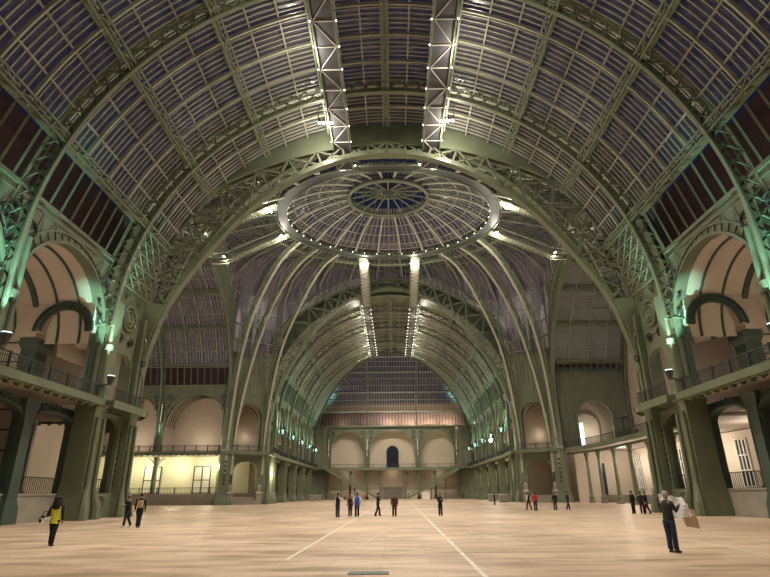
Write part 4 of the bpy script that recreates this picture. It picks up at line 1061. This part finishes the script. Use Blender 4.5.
# ------------------------------------------------------------------ floor lines and grate
from mathutils import Euler
LINE = noisy('worn_white_line', (0.78, 0.74, 0.66), (0.62, 0.52, 0.40), 3, .6)
def line(pts, w=.11):
    m = MB()
    for (a, b) in zip(pts[:-1], pts[1:]):
        d = Vector((b[0]-a[0], b[1]-a[1], 0)).normalized(); n = Vector((-d.y, d.x, 0))*w/2
        i = len(m.v); m.v += [(a[0]-n.x, a[1]-n.y, .004), (a[0]+n.x, a[1]+n.y, .004), (b[0]+n.x, b[1]+n.y, .004), (b[0]-n.x, b[1]-n.y, .004)]; m.f.append((i, i+1, i+2, i+3))
    return m
for pts, w in [(((-2.73, 16.8), (-2.25, 78)), .13), (((2.34, 12.5), (4.0, 150)), .12), (((12.5, 110), (11.8, 51.8), (11.57, 27), (11.1, 14)), .12),
               (((10.2, 32), (3.0, 22.8)), .07), (((3.9, 28), (4.9, 22), (6.6, 20)), .06), (((-20, 26.3), (-7.6, 24.2), (2, 24)), .06), (((13.5, 45), (21, 33)), .09), (((6, 45), (7.5, 24)), .05), (((-1, 20), (0.5, 34)), .04)]:
    struct('trim_7', line(pts, w), LINE)
gt = thing('floor_grate', 'blue-grey slatted metal grate set in the floor at the bottom of the picture', 'floor grate', (-.27, 14.0, 0))
MB().box(-.48, .48, -.22, -.17, .002, .02).box(-.48, .48, .17, .22, .002, .02).box(-.48, -.44, -.2, .2, .002, .02).box(.44, .48, -.2, .2, .002, .02).build('frame', principled('grate_steel', (.22, .30, .34), .4, .5)[0], gt)
m = MB()
for i in range(22): x = -.43+.041*i; m.beam((x-.03, -.18, .012), (x+.03, .18, .012), .01, .018)
m.build('slat', principled('grate_slat', (.35, .42, .45), .4, .5)[0], gt)
MB().box(-.44, .44, -.18, .18, .001, .004).build('pit', DARK, gt)

# ------------------------------------------------------------------ people
def cloth(name, c): return noisy(name, c, tuple(x*1.25 for x in c), 9, .85)
SKIN = principled('skin', (.42, .25, .17), .55)[0]
BLACKC = cloth('black_cloth', (.010, .010, .013)); CHAR = cloth('charcoal_cloth', (.03, .032, .036)); JEAN = cloth('denim', (.020, .032, .075))
NAVY = cloth('navy_cloth', (.010, .014, .028)); YVEST = cloth('yellow_vest', (.62, .66, .06)); WHITEC = cloth('white_cloth', (.62, .62, .62)); REDC = cloth('red_cloth', (.50, .03, .045))
BLUEC = cloth('blue_cloth', (.03, .08, .42)); BURG = cloth('burgundy_cloth', (.09, .02, .03)); ORAN = cloth('orange_vest', (.75, .16, .04)); BEIGE = cloth('beige_cloth', (.40, .28, .18))
HAIRD = principled('dark_hair', (.012, .010, .012), .6)[0]; HAIRG = principled('grey_hair', (.45, .43, .40), .7)[0]; HAIRB = principled('brown_hair', (.05, .028, .018), .6)[0]
def skin_mesh(name, V, E, Rr, mat, parent, sub=1, extra=None):
    me = bpy.data.meshes.new(name); me.from_pydata([tuple(v) for v in V], E, [])
    o = bpy.data.objects.new(name, me); COL.objects.link(o)
    md = o.modifiers.new('s', 'SKIN'); md.use_smooth_shade = True
    for i, r in enumerate(Rr): me.skin_vertices[0].data[i].radius = r if isinstance(r, tuple) else (r, r)
    me.skin_vertices[0].data[0].use_root = True
    if sub: sb = o.modifiers.new('u', 'SUBSURF'); sb.levels = sub; sb.render_levels = sub
    dg = bpy.context.evaluated_depsgraph_get(); nm_ = bpy.data.meshes.new_from_object(o.evaluated_get(dg))
    o.modifiers.clear(); o.data = nm_; nm_.name = name
    if extra is not None and extra.v:
        mb = MB(); mb.v = [tuple(v.co) for v in nm_.vertices]; mb.f = [tuple(p.vertices) for p in nm_.polygons]
        k = len(mb.v); mb.v += extra.v; mb.f += [tuple(i+k for i in f) for f in extra.f]
        n2 = bpy.data.meshes.new(name); n2.from_pydata(mb.v, [], mb.f); n2.update(); o.data = n2
    o.data.materials.clear(); o.data.materials.append(mat); o.data.polygons.foreach_set('use_smooth', [True]*len(o.data.polygons))
    o.parent = parent; return o
def hand(m, w, d, n, curl=.5, side=1):
    """palm with four fingers of different length and a thumb; w wrist, d direction, n palm normal"""
    d, n = Vector(d).normalized(), Vector(n).normalized(); n = (n-d*n.dot(d)).normalized(); a = d.cross(n)*side; w = Vector(w)
    m.tube([w-d*.02, w+d*.03, w+d*.08, w+d*.095], [.024, .036, .038, .030], 8)
    for i, (off, L) in enumerate(((-.03, .060), (-.010, .075), (.010, .078), (.029, .068))):
        b = w+d*.085+a*off; p1 = b+d*L*.45+n*L*.12*curl; p2 = p1+d*L*.3*(1-curl*.4)+n*L*.35*curl; p3 = p2+d*L*.2*(1-curl*.8)+n*L*.3*curl
        m.tube([b, p1, p2, p3], [.0095, .009, .008, .006], 6)
    t0 = w+d*.025+a*.032; m.tube([t0, t0+a*.028+d*.022+n*.01, t0+a*.036+d*.05+n*.02, t0+a*.034+d*.07+n*.03], [.012, .011, .009, .007], 6)
def person(label, loc, yaw, h=1.75, top=BLACKC, bottom=BLACKC, hair=HAIRD, arms='down', legs='stand', coat=False, vest=None, shoe=DARK, longhair=False, lean=0, group=None, sleeve=None, head_down=0):
    t = thing('person', label, 'person', (loc[0], loc[1], 0), group); t.rotation_euler = (0, 0, yaw); k = h/1.75; t.scale = (k, k, k)
    ly = lean
    pel, sp, ch, nk = (0, 0, .95), (0, .02+ly*.3, 1.16), (0, .02+ly*.7, 1.36), (0, .02+ly, 1.50)
    hb, hm, ht = (0, .05+ly+head_down*.5, 1.575), (0, .06+ly+head_down, 1.64), (0, .045+ly+head_down*1.2, 1.70)
    st = {'stand': ((.02, 0), (.02, 0)), 'walk': ((.20, .10), (-.24, .06)), 'stride': ((.30, .14), (-.32, .05)), 'cross': ((.10, .02), (-.06, .02))}[legs]
    L = {}
    for s, (f, kn) in zip((-1, 1), st):
        wx = .09 if legs != 'cross' else .05
        L[s] = [(s*.095, 0, .90), (s*wx*1.1, f*.5+kn*.6+.01, .49), (s*wx*1.1, f-.01, .085), (s*wx*1.3, f+.13, .035)]
    AR = {}
    for s in (-1, 1):
        sh = (s*.185, ly*.8+.01, 1.42)
        if arms == 'down' or (arms == 'bag' and s == 1): el, wr = (s*.245, -.02+ly*.5, 1.14), (s*.25, .06+ly*.4, .90)
        elif arms == 'hold': el, wr = (s*.25, .10+ly, 1.18), (s*.17, .36+ly, 1.27+.06*s)
        elif arms == 'phone': el, wr = (s*.23, .02+ly, 1.14), (s*.07, .24+ly, 1.25)
        elif arms == 'akimbo': el, wr = (s*.33, -.04, 1.18), (s*.20, .04, 1.00)
        elif arms == 'out': el, wr = (s*.36, .05, 1.22), (s*.52, .15, 1.12)
        else: el, wr = (s*.26, -.05, 1.15), (s*.28, .02, .92)
        AR[s] = (sh, el, wr)
    V = [pel, sp, ch, nk, hb, hm, ht]; E = [(i, i+1) for i in range(6)]
    Q = [(.135, .10), (.12, .09), (.15, .10), (.052, .052), (.062, .07), (.076, .092), (.062, .07)]
    for s in (-1, 1):
        i = len(V); V += L[s]; Q += [.078, .052, .036, .032]; E += [(0, i), (i, i+1), (i+1, i+2), (i+2, i+3)]
        i = len(V); V += list(AR[s]); Q += [.055, .038, .025]; E += [(2, i), (i, i+1), (i+1, i+2)]
    ex = MB(); hy_ = hm[1]
    ex.tube([(0, hy_+.085, 1.665), (0, hy_+.112, 1.635), (0, hy_+.085, 1.622)], [.010, .017, .012], 6)
    for s in (-1, 1):
        ex.tube([(s*.078, hy_-.005, 1.665), (s*.090, hy_-.012, 1.645), (s*.078, hy_-.005, 1.61)], [.012, .018, .010], 6)
        sh, el, wr = AR[s]; d = Vector(wr)-Vector(el); hand(ex, wr, d, (-s, .3, 0) if arms in ('down', 'bag', 'akimbo', 'out') else (0, .2, -1), .5, s)
    body = skin_mesh('body', V, E, Q, SKIN, t, 1, ex)
    fm = MB()
    for s in (-1, 1): fm.tube([(s*.030-.014, hy_+.083, 1.652), (s*.030+.014, hy_+.083, 1.652)], .008, 6)
    fm.build('eyes', DARK, body); MB().tube([(-.024, hy_+.078, 1.597), (0, hy_+.084, 1.595), (.024, hy_+.078, 1.597)], .006, 5).build('mouth', principled('lips', (.35, .12, .10), .5)[0], body)
    def ty(z): return .02+ly*min(1, max(0, (z-.95)/.55))
    def arms_(m, r0=.062):
        for s in (-1, 1):
            sh, el, wr = [Vector(v) for v in AR[s]]; w2 = el+(wr-el)*.92
            m.tube([sh+Vector((-s*.05, 0, .015)), sh+Vector((s*.012, 0, -.02)), sh+(el-sh)*.5, el, el+(w2-el)*.5, w2], [.05, r0*1.05, r0, r0*.86, r0*.8, r0*.7], 10)
    hem = .56 if coat else .84
    m = MB().loft([(0, 0, hem, .20 if coat else .165, .16 if coat else .125), (0, ty(1), .98, .172, .128), (0, ty(1.14), 1.14, .158, .118), (0, ty(1.3), 1.30, .18, .130), (0, ty(1.40), 1.40, .185, .120), (0, ty(1.46), 1.455, .13, .09), (0, ty(1.5), 1.50, .066, .064)])
    if sleeve: m2 = MB(); arms_(m2); m2.build('sleeves', sleeve, t, True)
    else: arms_(m)
    m.build('jacket', top, t, True)
    if vest:
        MB().loft([(0, 0, .80, .185, .142), (0, ty(1), .98, .188, .145), (0, ty(1.14), 1.14, .176, .135), (0, ty(1.3), 1.30, .196, .146), (0, ty(1.40), 1.41, .185, .132), (0, ty(1.46), 1.47, .115, .095)]).build('vest', vest, t, True)
    m = MB().loft([(0, 0, .80, .15, .11), (0, 0, .88, .165, .122), (0, .01, .97, .158, .118), (0, .01, 1.0, .15, .11)])
    for s in (-1, 1):
        a, b, c = [Vector(v) for v in L[s][:3]]; c = Vector((c.x, c.y, .10))
        m.tube([a+Vector((0, 0, .02)), a+(b-a)*.35, b, b+(c-b)*.4, c], [.102, .096, .080, .076, .074], 10)
    m.build('trousers', bottom, t, True)
    for s in (-1, 1):
        a, b = L[s][2], L[s][3]; MB().tube([(a[0], a[1]-.06, .05), (a[0], a[1], .062), (b[0], b[1]-.03, .045), (b[0], b[1]+.04, .035)], [.035, .048, .044, .022], 8).build('shoe', shoe, t, True)
    hy = hm[1]-.022
    m = MB().loft([(0, hy-.035, 1.575, .060, .045), (0, hy-.025, 1.62, .082, .075), (0, hy-.012, 1.665, .090, .095), (0, hy-.004, 1.71, .088, .098), (0, hy-.004, 1.745, .068, .076), (0, hy-.004, 1.765, .03, .034)])
    if longhair:
        m = MB().loft([(0, ty(1.3)-.13, 1.30, .10, .05), (0, ty(1.4)-.12, 1.38, .155, .08), (0, hy-.09, 1.50, .17, .10), (0, hy-.05, 1.60, .155, .12), (0, hy-.02, 1.68, .135, .125), (0, hy, 1.75, .105, .11), (0, hy, 1.79, .05, .055)])
        for q in range(26): a_ = 2*PI*q/26*3.1; z_ = 1.34+.42*q/26; rr_ = .13*(1-abs(z_-1.55)); m.tube([(rr_*math.cos(a_), hy-.06+rr_*.7*math.sin(a_), z_-.03), (rr_*1.15*math.cos(a_), hy-.06+rr_*.85*math.sin(a_), z_), (rr_*math.cos(a_+.3), hy-.06+rr_*.7*math.sin(a_+.3), z_+.03)], [.02, .035, .02], 6)
    m.build('hair', hair, t, True)
    return t
FC, FT, FR, FL = 0, PI, -PI/2, PI/2          # facing away, towards camera, right, left
p1 = person('person in charcoal jacket and jeans holding up a big white sheet near the right pier', (8.75, 18.0), R(-62), 1.74, CHAR, JEAN, HAIRG, 'hold', 'stand', head_down=.03)
# the sheets
def sheet(label, name, pts, mat, loc):
    m = MB(); n = len(pts[0]); m.v = [tuple(p) for row in pts for p in row]
    for i in range(len(pts)-1):
        for j in range(n-1): m.f.append((i*n+j, i*n+j+1, (i+1)*n+j+1, (i+1)*n+j))
    o = m.build(name, mat, None, False); sd = o.modifiers.new('t', 'SOLIDIFY'); sd.thickness = .004
    o.location = loc; return tag(o, label, 'paper sheet')
PAPER = noisy('white_paper', (.90, .90, .88), (.82, .82, .82), 3, .8); CARD = noisy('beige_card', (.62, .48, .36), (.66, .52, .40), 3, .8)
sheet('large crumpled white paper sheet held up by the person in the charcoal jacket', 'paper_sheet', [[(-.40+.72*j/7+.10*i/6, .05*math.sin(j*1.3+i)-.1*j/7+.30*(6-i)/6, .34-.72*i/6-.12*j/7*(1 if i < 3 else -.4)+.02*math.sin(j*2)) for j in range(8)] for i in range(7)], PAPER, (9.24, 18.35, 1.32))
sheet('beige card hanging below the white paper sheet of the person with jeans', 'card_sheet', [[(-.05+.45*j/4+.10*i/4, .02*math.sin(j+i), .2-.55*i/4-.08*j/4) for j in range(5)] for i in range(5)], CARD, (9.42, 18.45, 1.06))
p2 = person('person with long curly dark hair in a yellow high-visibility vest near the left pier', (-12.35, 21.6), R(8), 1.70, BLACKC, BLACKC, HAIRD, 'bag', 'cross', vest=YVEST, longhair=True)
b = thing('handbag', 'black bag held at the side of the person in the yellow vest', 'bag', (-12.70, 21.5, 0))
MB().sqcol(0, 0, [(.12, .06, .80), (.15, .08, .84), (.14, .07, 1.00), (.11, .05, 1.04)]).build('bag_body', BLACKC, b); MB().tube([(-.12, 0, 1.04), (-.05, 0, 1.2), (.06, 0, 1.2), (.13, 0, 1.04)], .014, 6).build('strap', BLACKC, b)
sheet('loose white papers carried low beside the black bag', 'paper_sheet', [[(-.18+.36*j/4, .03*math.sin(j*2+i), .12-.26*i/3+.05*j/4) for j in range(5)] for i in range(4)], PAPER, (-12.62, 21.42, .86))
person('person in a long black coat leaning forward beside the person with the backpack', (-15.35, 34.0), R(150), 1.68, BLACKC, BLACKC, HAIRD, 'phone', 'stride', coat=True, shoe=WHITEC, lean=.08)
p4 = person('person all in black carrying a beige backpack left of the empty floor', (-14.2, 32.9), R(20), 1.86, BLACKC, BLACKC, HAIRD, 'down', 'cross')
bp_ = thing('backpack', 'beige and dark backpack worn by the person in black', 'backpack', (-14.12, 32.64, .05))
MB().sqcol(0, 0, [(.10, .05, 1.02), (.14, .08, 1.06), (.14, .09, 1.32), (.10, .06, 1.42)]).build('bag_body', BEIGE, bp_); MB().tube([(-.09, .08, 1.4), (-.1, .16, 1.3), (-.1, .1, 1.08)], .02, 6).tube([(.09, .08, 1.4), (.1, .16, 1.3), (.1, .1, 1.08)], .02, 6).build('strap', BLACKC, bp_)
person('person in dark vest over white sleeves, leftmost of the group on the centre floor', (-4.1, 45.3), R(-30), 1.78, CHAR, JEAN, HAIRD, 'hold', 'stand', vest=NAVY, sleeve=WHITEC)
person('person in a blue and white jacket in the centre floor group', (-2.55, 45.0), R(10), 1.78, BLUEC, BLACKC, HAIRD, 'akimbo', 'stand', vest=BLUEC, sleeve=WHITEC)
person('shorter dark-clad person standing close behind the blue and white jacket', (-3.2, 46.6), R(160), 1.62, BLACKC, BLACKC, HAIRB, 'down', 'stand')
person('person in black with one arm raised, walking right of the blue jacket', (-1.0, 47.3), R(-70), 1.78, NAVY, BLACKC, HAIRD, 'phone', 'walk')
person('slim person in a burgundy top with a dark front, centre floor', (.36, 45.5), R(180), 1.72, BURG, BLACKC, HAIRB, 'down', 'stand', vest=BURG)
person('lone person in black looking down, right of the centre floor group', (4.05, 46.6), R(200), 1.70, BLACKC, BLACKC, HAIRD, 'phone', 'stand', head_down=.03)
person('distant dark person alone in front of the right far gallery', (15.04, 84.4), R(90), 1.75, CHAR, CHAR, HAIRD, 'phone', 'stand')
person('person in a white and dark jacket walking beside the red jacket', (14.2, 59.6), R(40), 1.72, BLACKC, CHAR, HAIRD, 'down', 'walk', sleeve=WHITEC)
person('person in a bright red jacket walking near the right corner pier', (14.25, 57), R(10), 1.74, REDC, CHAR, HAIRD, 'down', 'stand')
person('person in dark clothes between the red jacket and the white-topped walker', (16.4, 57.8), R(0), 1.72, BLACKC, CHAR, HAIRD, 'down', 'stand')
person('person with pale shoulders and blue trousers striding right near the corner pier', (17.6, 57.6), R(-80), 1.74, NAVY, JEAN, HAIRD, 'down', 'walk', shoe=WHITEC)
for i, (x, y, a) in enumerate(((20.4, 47.8, 30), (20.9, 47.3, -20), (21.5, 47.8, 80))):
    person('%s of three people in black standing by the right crossing pier' % ('leftmost', 'middle', 'rightmost')[i], (x-.4, y), R(a), (1.78, 1.72, 1.74)[i], BLACKC, BLACKC, HAIRD, 'down', ('stand', 'stand', 'walk')[i], group='people in black by the right pier')
for i, (x, y) in enumerate(((-12.6, 152), (-11.0, 150), (-7.6, 151), (-6.5, 150))):
    person('tiny distant worker, %s from the left before the end wall stairs' % ORD[i], (x, y), R(40*i), 1.75, ORAN, CHAR, HAIRD, 'down', 'stand', vest=ORAN if i != 1 else WHITEC, group='distant workers')
person('tiny distant dark figure below the right end wall staircase', (19, 155), 0, 1.75, CHAR, CHAR, HAIRD)
# small items at the far end
bx = thing('white_cabinet', 'small white cabinet standing near the right end wall staircase', 'cabinet', (9.2, 160, 0))
MB().box(-1.0, 1.0, -.5, .5, 0, 1.9).build('case', WHITEP, bx); MB().box(-1.05, 1.05, -.55, .55, 1.9, 2.0).build('top', WHITEP, bx); MB().box(-.05, .05, -.55, -.5, .8, 1.1).build('handle', DARK, bx)
for i, (x, y) in enumerate(((-20.5, 158), (-21, 150), (20.5, 118), (20.8, 108))):
    c = thing('stacked_crate', '%s pale crate by the far nave %s arcade' % (ORD[i], 'left' if x < 0 else 'right'), 'crate', (x, y, 0), 'crates along the far nave')
    MB().box(-.8, .8, -.6, .6, .12, 1.3).build('case', STONE, c); MB().box(-.7, .7, -.5, .5, 0, .12).build('pallet', DARK, c); MB().box(-.85, .85, -.65, .65, 1.3, 1.38).build('lid', WHITEP, c)
fs = thing('floodlight', 'single dazzling white floodlight on the far right gallery', 'floodlight', (22.3, 124, 12.6))
MB().tube([(0, 0, 0), (-.25, -.25, -.05)], [.3, .42], 10).build('lamp_housing', DARK, fs); MB().tube([(-.25, -.26, -.05), (-.28, -.29, -.055)], [.38, .38], 10).build('lens', BULBB, fs); MB().tube([(0, 0, -.1), (1.3, 0, -.4)], .08, 6).build('arm', DARK, fs)
lamp('POINT', (21.7, 123.4, 12.5), 700, NEUT, .2, name='floodlight_light')
